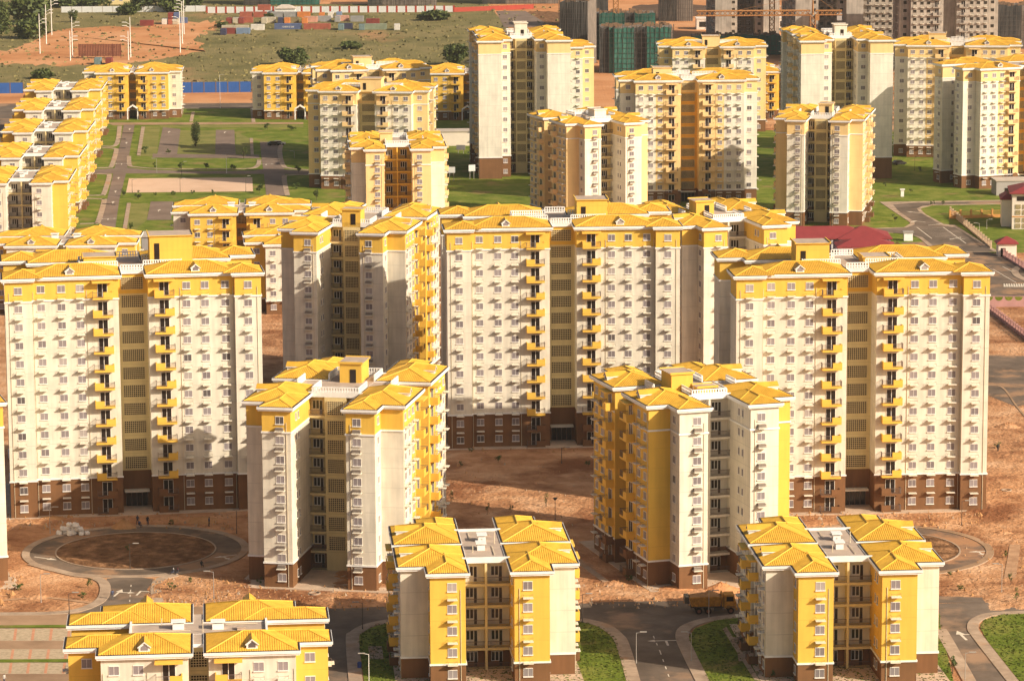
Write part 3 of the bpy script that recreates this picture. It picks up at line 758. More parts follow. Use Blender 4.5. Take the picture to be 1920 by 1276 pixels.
ribbon('pavement', Q((425, 430), (430, 500), (470, 515), (640, 528), (1000, 532), (1350, 528), (1430, 505), (1445, 460)), 1.4, 0.13, 'pave')
ribbon('pavement', Q((1620, 330), (1605, 400), (1630, 500), (1680, 525), (1835, 540)), 1.5, 0.13, 'pave')
ribbon('pavement', Q((1840, 575), (1680, 580), (1640, 600), (1665, 740)), 1.5, 0.13, 'pave')
for x, y, t in ((430, 218, 's'), (405, 325, 's'), (368, 488, 'T'), (343, 600, 's'), (320, 705, 's'), (300, 790, 's'), (262, 918, 'T'), (738, 240, 's'), (1175, 243, 's'), (660, 853, 's'), (1500, 492, 'T')):
    a_ = Q((x, y))[0]; arrow(a_[0], a_[1], t, 4 if x < 500 else 0, 1.15, 0.1)
for y0, y1 in ((248, 250), (296, 298), (366, 368), (803, 806)):
    patch('speed_hump', Q((345 if y0 > 260 else 375, y0), (468 if y0 < 260 else 400, y0), (468 if y0 < 260 else 398, y1 + 3), (343 if y0 > 260 else 373, y1 + 3)) if y0 < 700 else Q((215, 800), (320, 808), (318, 812), (213, 805)), 0.14, 'gutter')
# --- right lawns and street
patch('lawn', [(840, 255), (1000, 240), (1920, 250), (2200, 300), (2200, 470), (1500, 480), (1180, 400), (1000, 400), (840, 345)], 0.047, 'grass')
Q2 = Zf(1640, 280, 6.714)
patch('pavement', Q2((60, 665), (1610, 643), (2200, 640), (2200, 690), (1610, 697), (720, 712), (590, 740), (580, 760), (640, 820), (870, 945), (1010, 955), (1380, 1190), (1560, 1290), (760, 1300), (560, 1120), (430, 1062), (-60, 1045), (-60, 998), (370, 985), (445, 940), (440, 920)), 0.13, 'pave', True)
patch('road', Q2((230, 700), (480, 680), (1600, 655), (2200, 652), (2200, 680), (1600, 686), (720, 700), (600, 718), (530, 750), (560, 790), (860, 965), (1010, 985), (1360, 1200), (1500, 1290), (830, 1290), (600, 1110), (480, 1082), (50, 1035), (-60, 1035), (-60, 1010), (400, 992), (505, 950), (500, 920), (300, 780)), 0.145, 'asphalt')
patch('lawn', Q2((580, 760), (720, 712), (1610, 697), (2200, 690), (2200, 1010), (1500, 1000), (1380, 1160), (1010, 955), (870, 945), (640, 820)), 0.136, 'grass')
for x, y, t, rz in ((490, 790, 's', 50), (540, 905, 'sl', 50), (1030, 1120, 'T', 50), (770, 945, 's', -60)):
    a_ = Q2((x, y))[0]; arrow(a_[0], a_[1], t, rz, 1.3, 0.152)
dashes(Q2((530, 985), (720, 1130)), 30, 0, 0.25, 0.152); dashes(Q2((860, 985), (1150, 1190)), 30, 0, 0.25, 0.152)
for k in range(7):
    dashes(Q2((590 + 28 * k, 1010 + 16 * k), (900 + 28 * k, 990 + 22 * k)), 40, 0, 0.12, 0.152)
patch('car_park', [(1690, 455), (1790, 452), (1870, 478), (2000, 535), (2000, 562), (1855, 556), (1760, 540)], 0.05, 'dustyasphalt')
ribbon('pavement', [(1935, 490), (1915, 498), (1903, 508), (1912, 520), (1950, 536)], 1.8, 0.13, 'pave')
dashes([(1862, 505), (1905, 530)], 30, 0, 0.2, 0.06); dashes([(1880, 500), (1925, 524)], 30, 0, 0.2, 0.06)
mbz = MB()
for k in range(9):
    a, b = gp(1884 + k * 4.6, 531.5, .056), gp(1886.2 + k * 4.6, 537.5, .056); c = gp(1882 + k * 4.6, 537.5, .056); d = gp(1881.6 + k * 4.6, 531.5, .056)
    mbz.quad(d, a, b, c)
struct(put('zebra_crossing', mbz.mesh('zebra_crossing', ['paint'])))
# --- ring roads in front of the tall blocks
for cx, cy in ((-62.0, 555.0), (60.0, 553.0)):
    ring('pavement', cx, cy, 17.3, 18.6, 0.14, 'pave' if cx < 0 else 'dustroad', raised=True)
    ring('ring_road', cx, cy, 13.2, 17.3, 0.04, 'dustyasphalt' if cx < 0 else 'mudroad')
    ring('kerb', cx, cy, 12.95, 13.2, 0.16, 'kerb', raised=True)
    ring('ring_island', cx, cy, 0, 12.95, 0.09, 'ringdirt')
Q3 = Zf(0, 1020, 4.984)
patch('road', Q3((1000, 320), (1250, 300), (1470, 330), (1440, 380), (1435, 500), (1480, 580), (1400, 640), (700, 660), (940, 560), (1000, 490), (1015, 400)), 0.052, 'asphalt')
patch('street', [(-60, 1152), (150, 1146), (205, 1137), (310, 1135), (480, 1140), (640, 1142), (640, 1166), (150, 1172), (-60, 1172)], 0.045, 'dustroad')
ribbon('pavement', Q3((290, 185), (500, 240), (700, 290), (860, 310), (960, 355), (985, 425), (955, 510), (870, 570), (700, 625), (400, 650), (-200, 655)), 1.7, 0.15, 'pave')
ribbon('pavement', [(329, 1078), (302, 1086), (293, 1098), (294, 1120), (302, 1140)], 1.7, 0.15, 'pave')
for x, y, t, rz in ((1105, 450, 'sr', -10), (1310, 440, 'r', -8), (430, 130, 's', -120)):
    a_ = Q3((x, y))[0]; arrow(a_[0], a_[1], t, rz, 1.2, 0.062)
arrow(421, 1042, 'sl', 120, 1.1, 0.05); arrow(1838, 1033, 'sl', 100, 1.1, 0.05)
dashes(Q3((1225, 380), (1210, 560)), 1.2, 2.0, 0.16, 0.062)
# --- front-left brick parking bays
MAT['paver'] = groundmat('grass_paver', [(0.36, 0.27, 0.17), (0.46, 0.35, 0.23), (0.54, 0.40, 0.27)], 1.4, 6)
MAT['redpaver'] = groundmat('red_paver', [(0.50, 0.22, 0.12), (0.60, 0.30, 0.18)], 1.0, 6)
for ya, yb in ((1178, 1201), (1217, 1236), (1242, 1263)):
    a, b = gp(-20, yb), gp(-20, ya); c = gp(128, ya)
    patch('parking_bays', [(-20, ya), (140, ya), (135, yb), (-20, yb)], 0.08, 'paver', True)
    for k in range(6):
        x = -8 + k * 33.5 - (ya - 1178) * 0.14
        patch('bay_divider', [(x + 2, ya + .6), (x + 7, ya + .6), (x + 4.2, yb - .6), (x - 1.2, yb - .6)], 0.088, 'redpaver')
for ya, yb in ((1172.5, 1176.5), (1236.5, 1241.5)):
    patch('lawn', [(-20, ya), (135, ya - 1), (130, yb), (-20, yb + 1)], 0.11, 'grass')
patch('street', [(-60, 1201), (140, 1201), (138, 1217), (-60, 1217)], 0.046, 'dustroad')
patch('street', [(-60, 1263), (140, 1263), (138, 1330), (-60, 1330)], 0.046, 'dustroad')
# --- front street, lawns and pavements round the five-storey blocks
patch('street', [(600, 1142), (735, 1136), (1090, 1131), (1280, 1128), (1400, 1127), (1420, 1152), (1330, 1158), (1285, 1170), (1268, 1190), (1285, 1230), (1330, 1330), (1205, 1330), (1175, 1215), (1160, 1190), (1135, 1170), (1090, 1160), (740, 1164), (690, 1172), (664, 1182), (655, 1200), (668, 1330), (600, 1330)], 0.05, 'asphalt')
patch('lawn', [(700, 1170), (1092, 1166), (1130, 1176), (1155, 1198), (1198, 1330), (690, 1330), (672, 1200), (676, 1186)], 0.10, 'grass')
patch('lawn', [(1420, 1153), (1345, 1162), (1303, 1178), (1290, 1196), (1352, 1330), (1800, 1330), (1772, 1210), (1762, 1170), (1762, 1150)], 0.10, 'grass')
ribbon('pavement', [(735, 1164), (695, 1172), (668, 1186), (661, 1204), (672, 1330)], 2.0, 0.15, 'pave')
ribbon('pavement', [(1088, 1162), (1128, 1172), (1155, 1190), (1170, 1216), (1202, 1330)], 2.0, 0.15, 'pave')
ribbon('pavement', [(1420, 1152), (1340, 1160), (1295, 1172), (1279, 1190), (1292, 1226), (1344, 1330)], 2.0, 0.15, 'pave')
patch('street', [(1760, 1131), (2000, 1124), (2000, 1146), (1870, 1150), (1830, 1160), (1818, 1176), (1835, 1200), (1920, 1310), (1830, 1310), (1762, 1185)], 0.05, 'asphalt')
patch('lawn', [(2000, 1148), (1880, 1152), (1845, 1162), (1838, 1176), (1850, 1200), (1930, 1300), (2000, 1300)], 0.10, 'grass')
ribbon('pavement', [(2000, 1147), (1875, 1150), (1835, 1160), (1824, 1176), (1838, 1200), (1925, 1310)], 1.7, 0.15, 'pave')
ribbon('pavement', [(1762, 1180), (1775, 1200), (1836, 1310)], 1.9, 0.15, 'pave')
patch('street', [(1100, 1129), (1720, 1116), (1930, 1122), (1930, 1127), (1400, 1136)], 0.042, 'asphalt')
arrow(1249, 1201, 'T', 4, 1.25, 0.06); arrow(1803, 1190, 'sr', 8, 1.4, 0.06)
dashes([(1225, 1192), (1238, 1222), (1262, 1290)], 1.4, 2.6, 0.16, 0.06)
patch('pavement', [(1355, 1180), (1362, 1176), (1425, 1276), (1415, 1276)], 0.16, 'pave', True)
for c_ in ((690, 1212, 716, 1236), (1370, 1195, 1392, 1212), (1382, 1220, 1402, 1240)):
    patch('planter_path', [(c_[0], c_[1]), (c_[2], c_[1]), (c_[2] + 3, c_[3]), (c_[0] + 3, c_[3])], 0.13, 'pave')
# --- right-hand margin
patch('asphalt_patch', [(1850, 665), (1950, 668), (1950, 752), (1905, 762), (1850, 740)], 0.03, 'dustyasphalt')
ribbon('kerb', [(1850, 722), (1880, 727), (1905, 760), (1930, 790)], 0.4, 0.1, 'dustroad')
# drainage trench and footpaths in the courtyard
ribbon('footpath', [(1060, 1035), (1095, 1060), (1150, 1100)], 1.1, 0.1, 'pave', smooth=False)
ribbon('footpath', [(780, 871), (900, 872), (1110, 878)], 0.8, 0.06, 'pave', smooth=False)

# rough, churned earth with real relief where no road runs
def rough(name, inside, x0, x1, y0, y1, step, amp, mat, z0, seed):
    from mathutils import noise
    nx, ny = int((x1 - x0) / step), int((y1 - y0) / step); mb = MB(); idx = {}
    for j in range(ny + 1):
        for i in range(nx + 1):
            x, y = x0 + i * step, y0 + j * step; w = max(0.0, min(1.0, inside(x, y)))
            n = noise.fractal(Vector((x * .35, y * .35, seed)), 0.9, 2.1, 5) * .7 + noise.fractal(Vector((x * 1.3, y * 1.3, seed + 9)), 0.8, 2.0, 3) * .35
            idx[i, j] = len(mb.v); mb.v.append((x, y, (z0 + amp * (n * .5 + .3)) * w - 0.05 * (w <= 0)))
    for j in range(ny):
        for i in range(nx):
            q = (idx[i, j], idx[i + 1, j], idx[i + 1, j + 1], idx[i, j + 1])
            if any(mb.v[k][2] > -0.04 for k in q): mb.f.append(q); mb.m.append(0)
    return struct(put(name, mb.mesh(name, [mat], True)))
for cx, cy in ((-62.0, 555.0), (60.0, 553.0)):
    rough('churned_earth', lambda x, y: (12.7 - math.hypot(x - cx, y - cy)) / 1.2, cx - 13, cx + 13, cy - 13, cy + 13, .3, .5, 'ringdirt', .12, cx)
def boxin(x0, x1, y0, y1, e=2.5): return lambda x, y: min(x - x0, x1 - x, y - y0, y1 - y) / e
for k, (a, b, c, d_) in enumerate(((-13, 20, 566, 634), (-88, -46, 574.5, 580.5), (-93, -79, 522, 540), (-58, -40, 521, 536), (76, 108, 555, 640), (40, 78, 570, 576), (72, 90, 512, 534), (6, 32, 519, 529), (-47, -22, 517, 527.5), (-30, 12, 527, 545))):
    rough('churned_earth', boxin(a, b, c, d_), a, b, c, d_, .45, .42, 'dirt', .05, k * 3.3)
# stones, clods and litter lying on the bare earth: nobody could count them
rb = MB(); rnd = random.Random(21)
for _ in range(2400):
    a, b, c, d_ = rnd.choice(((-20, 24, 560, 640), (-95, -78, 518, 538), (-57, -42, 518, 535), (70, 110, 505, 640), (-90, -44, 570, 582), (0, 34, 515, 532), (30, 80, 568, 580), (-48, -15, 515, 530)))
    x, y, r = rnd.uniform(a, b), rnd.uniform(c, d_), rnd.uniform(.06, .28) * (1 if rnd.random() < .93 else 2.2); i = len(rb.v); h = r * rnd.uniform(.5, 1)
    for k in range(5):
        t = 6.283 * k / 5 + rnd.uniform(-.4, .4); rb.v.append((x + r * math.cos(t), y + r * math.sin(t), 0.02))
    rb.v.append((x + rnd.uniform(-.3, .3) * r, y + rnd.uniform(-.3, .3) * r, .25 + h))
    for k in range(5): rb.f.append((i + k, i + (k + 1) % 5, i + 5)); rb.m.append(rnd.choice((0, 0, 0, 1)))
o = put('rubble', rb.mesh('rubble', ['sand', 'kerb'])); tag(o, 'stones and clods scattered over the bare earth between the blocks', 'rubble', kind='stuff')
# wheel tracks
for pth in ([(1110, 1062), (1000, 1000), (930, 930), (850, 890)], [(1116, 1070), (1010, 1008), (945, 935), (860, 893)], [(880, 905), (980, 900), (1100, 905)], [(1860, 830), (1890, 900), (1900, 1000), (1880, 1120)], [(1868, 832), (1900, 900), (1910, 1000), (1892, 1120)], [(-20, 1128), (80, 1120), (170, 1130)], [(480, 1126), (560, 1121), (700, 1126)], [(1110, 1115), (1190, 1112), (1290, 1118)]):
    ribbon('wheel_track', pth, .9, .075, 'track', raised=False)
# short blades and tufts on the near lawns
def inpoly(x, y, P):
    c = False
    for k in range(len(P)):
        (x1, y1), (x2, y2) = P[k - 1], P[k]
        if (y1 > y) != (y2 > y) and x < (x2 - x1) * (y - y1) / (y2 - y1) + x1: c = not c
    return c
gb = MB()
for poly, n_ in (([(700, 1170), (1092, 1166), (1130, 1176), (1155, 1198), (1198, 1330), (690, 1330), (672, 1200), (676, 1186)], 9000), ([(1420, 1153), (1345, 1162), (1303, 1178), (1290, 1196), (1352, 1330), (1800, 1330), (1772, 1210), (1762, 1150)], 9000), ([(2000, 1148), (1880, 1152), (1845, 1162), (1838, 1176), (1850, 1200), (1930, 1300), (2000, 1300)], 3500)):
    P = [tuple(gp(*p).xy) for p in poly]; xs = [p[0] for p in P]; ys = [p[1] for p in P]
    for _ in range(n_):
        x, y = rnd.uniform(min(xs), max(xs)), rnd.uniform(min(ys), max(ys))
        if not inpoly(x, y, P): continue
        a = rnd.uniform(0, 6.28); r = rnd.uniform(.08, .3); d_ = Vector((math.cos(a), math.sin(a), 0)) * r; q = Vector((x, y, .09)); h = rnd.uniform(.05, .17)
        gb.quad(q - d_, q + d_, q + d_ * .7 + Vector((0, 0, h)), q - d_ * .7 + Vector((0, 0, h)))
tag(put('grass_tufts', gb.mesh('grass_tufts', ['blade'])), 'short uneven grass tufts on the front lawns', 'grass', kind='stuff')
# ------------------------------------------------------------------ the apartment buildings
B = building
G5 = dict(near=True)
B('5', 5, -41.46, 442.36, 5.06, 'ee', 'five-storey block with cream front and yellow side bays in the bottom left corner', near=True)
B('5', 5, -4.57, 489.04, 94.42, 'ee', 'five-storey block with yellow end wings at the bottom centre, left of the dump truck', near=True)
B('5', 5, 46.96, 488.51, 94.46, 'ee', 'five-storey block with yellow end wings at bottom right, partly hiding the dump truck', near=True)
B('9c', 9, -26.49, 548.78, 79.73, 'bandy', 'nine-storey cream tower with yellow top storey right of the left ring road', near=True, lattice=True,
  house=[(1.2, 6.6, -2.0, 1.6, 3.6, 'yellow', 'x')])
B('9d', 9, 28.52, 545.34, 107.0, 'dee', 'nine-storey tower with yellow facade and cream end wings behind the dump truck', near=True,
  house=[(-3.9, 0.9, 1.0, 4.6, 3.3, 'yellow'), (-6.5, -4.2, -2.0, 1.0, 1.4, 'yellow')])
B('9c', 9, -97.0, 547.0, 107.0, 'band', 'cream tower cut off by the left edge of the picture, left of the ring road', near=True)
B('W', 13, -66.42, 595.89, 8.61, 'band', 'thirteen-storey cream slab behind the ring with the white sacks', near=True,
  house=[(3.4, 10.8, -2.6, 3.2, 5.6, 'yellow'), (-8.0, -2.4, -2.4, 2.4, 2.2, 'yellow')])
B('W', 13, 8.80, 650.72, 3.69, 'band', 'thirteen-storey cream slab in the middle of the picture, behind the dirt courtyard', near=True,
  house=[(3.4, 9.2, -2.6, 2.6, 4.2, 'yellow')])
B('W', 13, 58.56, 593.65, 4.44, 'band', 'thirteen-storey cream slab at the right, behind the right-hand ring road', near=True,
  house=[(-9.8, -4.0, -2.6, 2.6, 4.2, 'yellow'), (2.0, 6.5, -2.4, 2.4, 1.6, 'yellow')])
B('9c', 11, -30.48, 696.91, 79.73, 'bandy', 'cream tower with pierced stair column left of the central slab, half in shade', lattice=True, near=True,
  house=[(-9.0, -5.2, -1.9, 1.9, 3.4, 'yellow', 'x')])
B('11', 11, 41.52, 701.05, 105.07, 'band', 'cream tower seen end-on just behind the right end of the central slab', near=True,
  house=[(-2.5, 2.2, 1.0, 4.8, 3.4, 'yellow', 'x')])
B('5', 5, -67.04, 855.0, 3.6, 'em', 'five-storey block with yellow front and pale side bays right of the grey flat-roofed hut')
B('5', 5, -104.09, 801.9, 1.47, 'ee', 'five-storey block at the left edge, its roofs showing behind the left slab')
B('5', 5, -45.49, 803.08, 5.76, 'ee', 'five-storey cream block glimpsed between the left slab and the half-shaded tower')
NEWROW = (('La', -130.05, 919.37, 92.69, 'nearest of the five identical end-on blocks in the left row'),
          ('Lb', -133.91, 974.99, 91.86, 'second nearest of the five identical end-on blocks in the left row'),
          ('Lc', -138.96, 1036.92, 91.95, 'middle one of the five identical end-on blocks in the left row'),
          ('Ld', -144.08, 1097.6, 92.16, 'second farthest of the five identical end-on blocks in the left row'),
          ('Le', -149.16, 1159.33, 92.6, 'farthest of the five identical end-on blocks in the left row'))
for _k, _x, _y, _a, _l in NEWROW: B('5', 5, _x, _y, _a, 'em', _l)
B('5', 5, -132.43, 1215.74, 3.3, 'em', 'far yellow five-storey block with white arch, facing the courtyard beside the left row', arch=True)
B('5', 5, -73.4, 1212.57, 1.05, 'em', 'far yellow five-storey block across the gap with the blue hoarding, arch half hidden', arch=True)
B('5', 5, -15.11, 1206.97, 0.27, 'em', 'far yellow five-storey block directly left of the tall white tower, partly hidden', arch=True)
B('9d', 9, -44.25, 1090.47, 10.2, 'en', 'nine-storey block behind another of its kind, rearmost of the left-centre pair', house=[(-5.6, 0.2, -2.4, 2.4, 3.6, 'peach')])
B('9d', 9, -41.01, 1022.95, -7.21, 'en', 'nine-storey block facing the courtyard, white front and peach side bays', house=[(-2.2, 4.0, -7.6, -2.4, 3.8, 'peach')])
B('9d', 9, -29.52, 885.95, 93.64, 'pee', 'nine-storey peach tower with orange balcony recess behind the central slab roofs', house=[(-3.8, 0.6, 1.0, 4.2, 3.0, 'peach')])
B('9d', 9, 21.07, 939.61, 110.88, 'wye', 'nine-storey cream tower turned to the right, behind the middle slab roofs', house=[(-7.5, -3.0, -2.2, 1.2, 3.2, 'white')])
B('9d', 9, 86.09, 945.57, 78.41, 'wye', 'nine-storey tower with pierced stair column beside the lawn and road', lattice=True, house=[(-2.3, 2.2, -2.2, 1.4, 3.2, 'peach', 'x')])
B('11', 11, 49.96, 987.78, 3.35, 'vee', 'eleven-storey block with orange recess down its middle', house=[(-9.5, -4.2, -2.4, 2.4, 3.2, 'peach')])
B('9d', 9, 67.51, 1163.28, -0.33, 'en', 'nine-storey block rising behind the block with the orange recess', house=[(-3.4, 2.4, -7.2, -2.4, 3.6, 'peach')])
B('9d', 9, 9.26, 1163.28, 6.54, 'en', 'far block showing only its right bay beside the tall white tower')
B('5', 5, 93.96, 1207.09, 0.51, 'em', 'far yellow five-storey block showing one balcony column left of the second white tower')
B('W', 13, 2.55, 1056.43, 94.4, 'cue', 'tall white thirteen-storey tower with blank end walls, standing on the lawn at top centre', lattice=True, house=[(-8.8, -4.6, -1.9, 1.9, 4.6, 'white', 'x')])
B('W', 13, 98.82, 1051.0, 93.5, 'cue', 'tall white thirteen-storey tower with blank end walls at upper right, half shaded', lattice=True, house=[(-8.8, -4.6, -1.9, 1.9, 4.0, 'white', 'x')])
B('11', 11, 140.99, 1092.44, -6.69, 'vee', 'eleven-storey yellow block in shade at the upper right, behind the corner one', house=[(-9.0, -3.6, -2.4, 2.4, 3.4, 'peach')])
B('11', 11, 146.73, 1021.33, 21.28, 'vee', 'eleven-storey block in the upper right corner with brightly lit front', house=None)
GREY = (('11', 13, 172.0, 1372.0, 2, 'unfinished grey block with dark window holes at the top right'),
        ('11', 13, 142.0, 1428.0, -4, 'unfinished grey block standing behind and left of the one with window holes'),
        ('W', 13, 128.0, 1425.0, 93, 'unfinished grey tower with blank end walls behind the crane mast'),
        ('W', 13, 101.0, 1510.0, 92, 'farthest unfinished grey tower, above the crane jib'))
for _t, _n, _x, _y, _a, _l in GREY: B(_t, _n, _x, _y, _a, 'grey', _l, grey=True)
# ------------------------------------------------------------------ everything else
def pxm(px, py):
    g = gp(px, py); return FPX / math.sqrt(g.x ** 2 + g.y ** 2 + CAMH ** 2)
def hgt(px, base, top):
    """height of an upright thing whose foot and top are seen at two pixel rows"""
    g = gp(px, base); lo, hi = 0.0, 80.0
    for _ in range(40):
        m = (lo + hi) / 2
        p = gp(px, top, m)
        if p.y > g.y: lo = m
        else: hi = m
    return lo
MAT['steel'] = plain('galvanised_steel', (0.42, 0.38, 0.34), 0.45, metal=0.3)
MAT['darksteel'] = plain('dark_steel', (0.07, 0.055, 0.045), 0.5)
MAT['whitesteel'] = plain('white_pole', (0.78, 0.74, 0.68), 0.45)
MAT['lampglass'] = plain('lamp_head', (0.36, 0.32, 0.28), 0.5)
def lamp(px, base, top, label, arm=1, col='steel', white=False, round_=False):
    h = hgt(px, base, top); t = thing('street_lamp', label, 'street lamp', gp(px, base), 0, 'street lamps')
    m = MB(); m.tube((0, 0, 0), (0, 0, .5), .10, .08, 8); m.tube((0, 0, .5), (0, 0, h - .1), .06, .04, 8)
    if not round_: m.tube((0, 0, h - .15), (arm * 0.9, 0, h), .04, .03, 6)
    put('pole', m.mesh('pole', [col]), t)
    hd = MB()
    if round_:
        hd.tube((0, 0, h - .1), (0, 0, h + .25), .12, .38, 10); hd.tube((0, 0, h + .25), (0, 0, h + .32), .45, .3, 10)
    else:
        x0, x1 = sorted((arm * 0.5, arm * 1.5)); hd.box(x0, x1, -.13, .13, h - .02, h + .08)
    put('lamp_head', hd.mesh('lamp_head', ['lampglass' if not round_ else 'darksteel']), t)
LAMPS = [(1193, 1243, 1184, 'street lamp on the left pavement of the road between the two five-storey blocks', 1, 'steel'),
 (1296, 1240, 1184, 'street lamp on the right pavement of the road between the two five-storey blocks', -1, 'steel'),
 (1329, 1158, 1106, 'street lamp in front of the dump truck', 1, 'steel'),
 (692, 1292, 1224, 'white street lamp at the bottom edge left of the central five-storey block', -1, 'whitesteel'),
 (680, 1180, 1128, 'dark street lamp at the corner left of the central five-storey block', -1, 'darksteel'),
 (401, 1124, 1070, 'street lamp on the earth right of the left ring road exit', -1, 'steel'),
 (77, 1129, 1075, 'street lamp on bare earth at the left, below the ring road', 1, 'steel'),
 (94, 1000, 950, 'street lamp beside the white sacks', 1, 'steel'),
 (244, 1066, 1018, 'street lamp standing on the left ring island', 1, 'darksteel'),
 (130, 1150, 1110, 'street lamp at the left corner of the roofs in the bottom left', 1, 'darksteel'),
 (1803, 984, 938, 'street lamp at the foot of the right-hand slab beside the ring road', 1, 'darksteel'),
 (1878, 1111, 1056, 'street lamp on the sunlit earth at the right edge', -1, 'steel'),
 (1809, 1292, 1222, 'street lamp at the bottom edge beside the right-hand road', 1, 'steel'),
 (1092, 1168, 1112, 'street lamp at the right-hand corner of the central five-storey block', 1, 'darksteel'),
 (444, 1000, 955, 'street lamp on the earth at the right side of the left ring road', -1, 'darksteel'),
 (1053, 870, 838, 'street lamp in the dirt courtyard under the central slab', 1, 'darksteel'),
 (425, 325, 290, 'white street lamp on the far lawn strip in the courtyard', -1, 'whitesteel'),
 (294, 325, 297, 'street lamp at the left end of the far lawn strip', -1, 'steel'),
 (341, 329, 303, 'dark street lamp on the far lawn strip', 1, 'darksteel'),
 (248, 361, 336, 'dark street lamp at the left end of the sand court', 1, 'darksteel'),
 (338, 361, 334, 'dark street lamp at the middle of the sand court', 1, 'darksteel'),
 (461, 360, 330, 'dark street lamp at the right end of the sand court', 1, 'darksteel'),
 (552, 296, 283, 'street lamp on the shaded lawn by the peach and white block', -1, 'steel'),
 (1836, 432, 418, 'lamp on the lawn inside the pillared fence', -1, 'steel'),
 (1850, 430, 411, 'lamp right of another one inside the pillared fence', 1, 'steel'),
 (1418, 372, 338, 'lamp at the right foot of the block with the orange recess', 1, 'darksteel'),
 (1715, 320, 294, 'lamp on the lawn between the two upper-right blocks', 1, 'darksteel')]
for px, b, tp, lb, ar, cl in LAMPS: lamp(px, b, tp, lb, ar, cl)
lamp(413, 203, 140, 'tall white lamp post at the road behind the courtyard, between the two arch blocks', 1, 'whitesteel')
lamp(1041, 976, 936, 'round-headed street lamp in the dirt courtyard between the two nine-storey towers', 1, 'darksteel', round_=True)
def highpole(px, base, top, label, arm):
    h = hgt(px, base, top); t = thing('floodlight_pole', label, 'floodlight pole', gp(px, base), 0, 'floodlight poles')
    m = MB(); m.tube((0, 0, 0), (0, 0, h), .24, .14, 8); put('pole', m.mesh('pole', ['whitesteel']), t)
    for z in (h - 2.2, h - 3.6):
        a = MB(); a.tube((0, 0, z - .8), (arm * 2.0, 0, z), .1, .07, 6); a.box(min(arm * 1.4, arm * 3.2), max(arm * 1.4, arm * 3.2), -.25, .25, z - .08, z + .14); put('floodlight', a.mesh('floodlight', ['whitesteel']), t)
for px, b, tp, ar, lb in ((75, 101, 26, 1, 'nearest of the three left white floodlight poles on the orange earth'), (87, 83, 9, 1, 'middle of the three left white floodlight poles'),
    (97, 66, -8, 1, 'farthest of the three left white floodlight poles'), (132, 114, 58, 1, 'front white pole left of the brown screen'), (136, 108, 32, 1, 'rear white pole left of the brown screen'),
    (241, 113, 58, -1, 'front white pole right of the brown screen'), (245, 108, 32, -1, 'rear white pole right of the brown screen'),
    (338, 99, 22, -1, 'nearest of the three right white floodlight poles'), (342, 82, 4, -1, 'middle of the three right white floodlight poles'), (345, 64, -8, -1, 'farthest of the three right white floodlight poles'),
    ):
    highpole(px, b, tp, lb, ar)
# --- vegetation
MAT['leaf'] = leafmat('leaves', (0.03, 0.055, 0.008), (0.10, 0.135, 0.025))
MAT['leafdark'] = leafmat('leaves_dark', (0.035, 0.052, 0.013), (0.12, 0.14, 0.035))
MAT['bark'] = plain('bark', (0.10, 0.065, 0.04), 0.9)
def crown_mesh(seed, rx, rz, zc, n, leaf, clumps, mat):
    rnd = random.Random(seed); mb = MB()
    cl = []
    for _ in range(clumps):
        while True:
            p = Vector((rnd.uniform(-1, 1), rnd.uniform(-1, 1), rnd.uniform(-1, 1)))
            if 0.3 < p.length < 0.85: break
        cl.append((Vector((p.x * rx, p.y * rx, zc + p.z * rz)), rnd.uniform(0.28, 0.5)))
    for _ in range(n):
        c, r = rnd.choice(cl)
        d = Vector((rnd.gauss(0, 1), rnd.gauss(0, 1), rnd.gauss(0, 1))).normalized() * (rnd.random() ** 0.4) * r
        p = c + Vector((d.x * rx, d.y * rx, d.z * rz))
        u = Vector((rnd.gauss(0, 1), rnd.gauss(0, 1), rnd.gauss(0, .6))).normalized() * leaf * rnd.uniform(.6, 1.3)
        w = u.cross(Vector((rnd.gauss(0, 1), rnd.gauss(0, 1), rnd.gauss(0, 1)))).normalized() * leaf * 0.45
        mb.quad(p - u, p - w, p + u, p + w)
    return mb.mesh('crown', [mat])
def trunk_mesh(h, r, seed):
    rnd = random.Random(seed); mb = MB(); mb.tube((0, 0, -0.1), (0.05 * h * rnd.uniform(-1, 1), 0, h), r, r * .5, 7)
    for k in range(4):
        a = rnd.uniform(0, 6.28); mb.tube((0, 0, h * (.5 + .1 * k)), (math.cos(a) * h * .35, math.sin(a) * h * .35, h * (.8 + .1 * k)), r * .4, r * .15, 5)
    return mb.mesh('trunk', ['bark'])
def tree(px, base, hpx, wpx, label, kind='leaf', cat='tree', name='tree', n=700, low=0.15, group=None, seed=None):
    s = pxm(px, base); H_, W_ = hpx / s, wpx / s; seed = seed or int(px * 31 + base)
    t = thing(name, label, cat, gp(px, base), random.uniform(0, 6), group)
    put('trunk', trunk_mesh(H_ * .6, max(.03, H_ * .025), seed), t)
    put('crown', crown_mesh(seed, W_ / 2, H_ * (1 - low) / 2, H_ * (1 + low) / 2, n, max(.1, W_ * .085), max(6, int(n / 45)), kind), t)
SAP = 'young saplings in the bare earth'
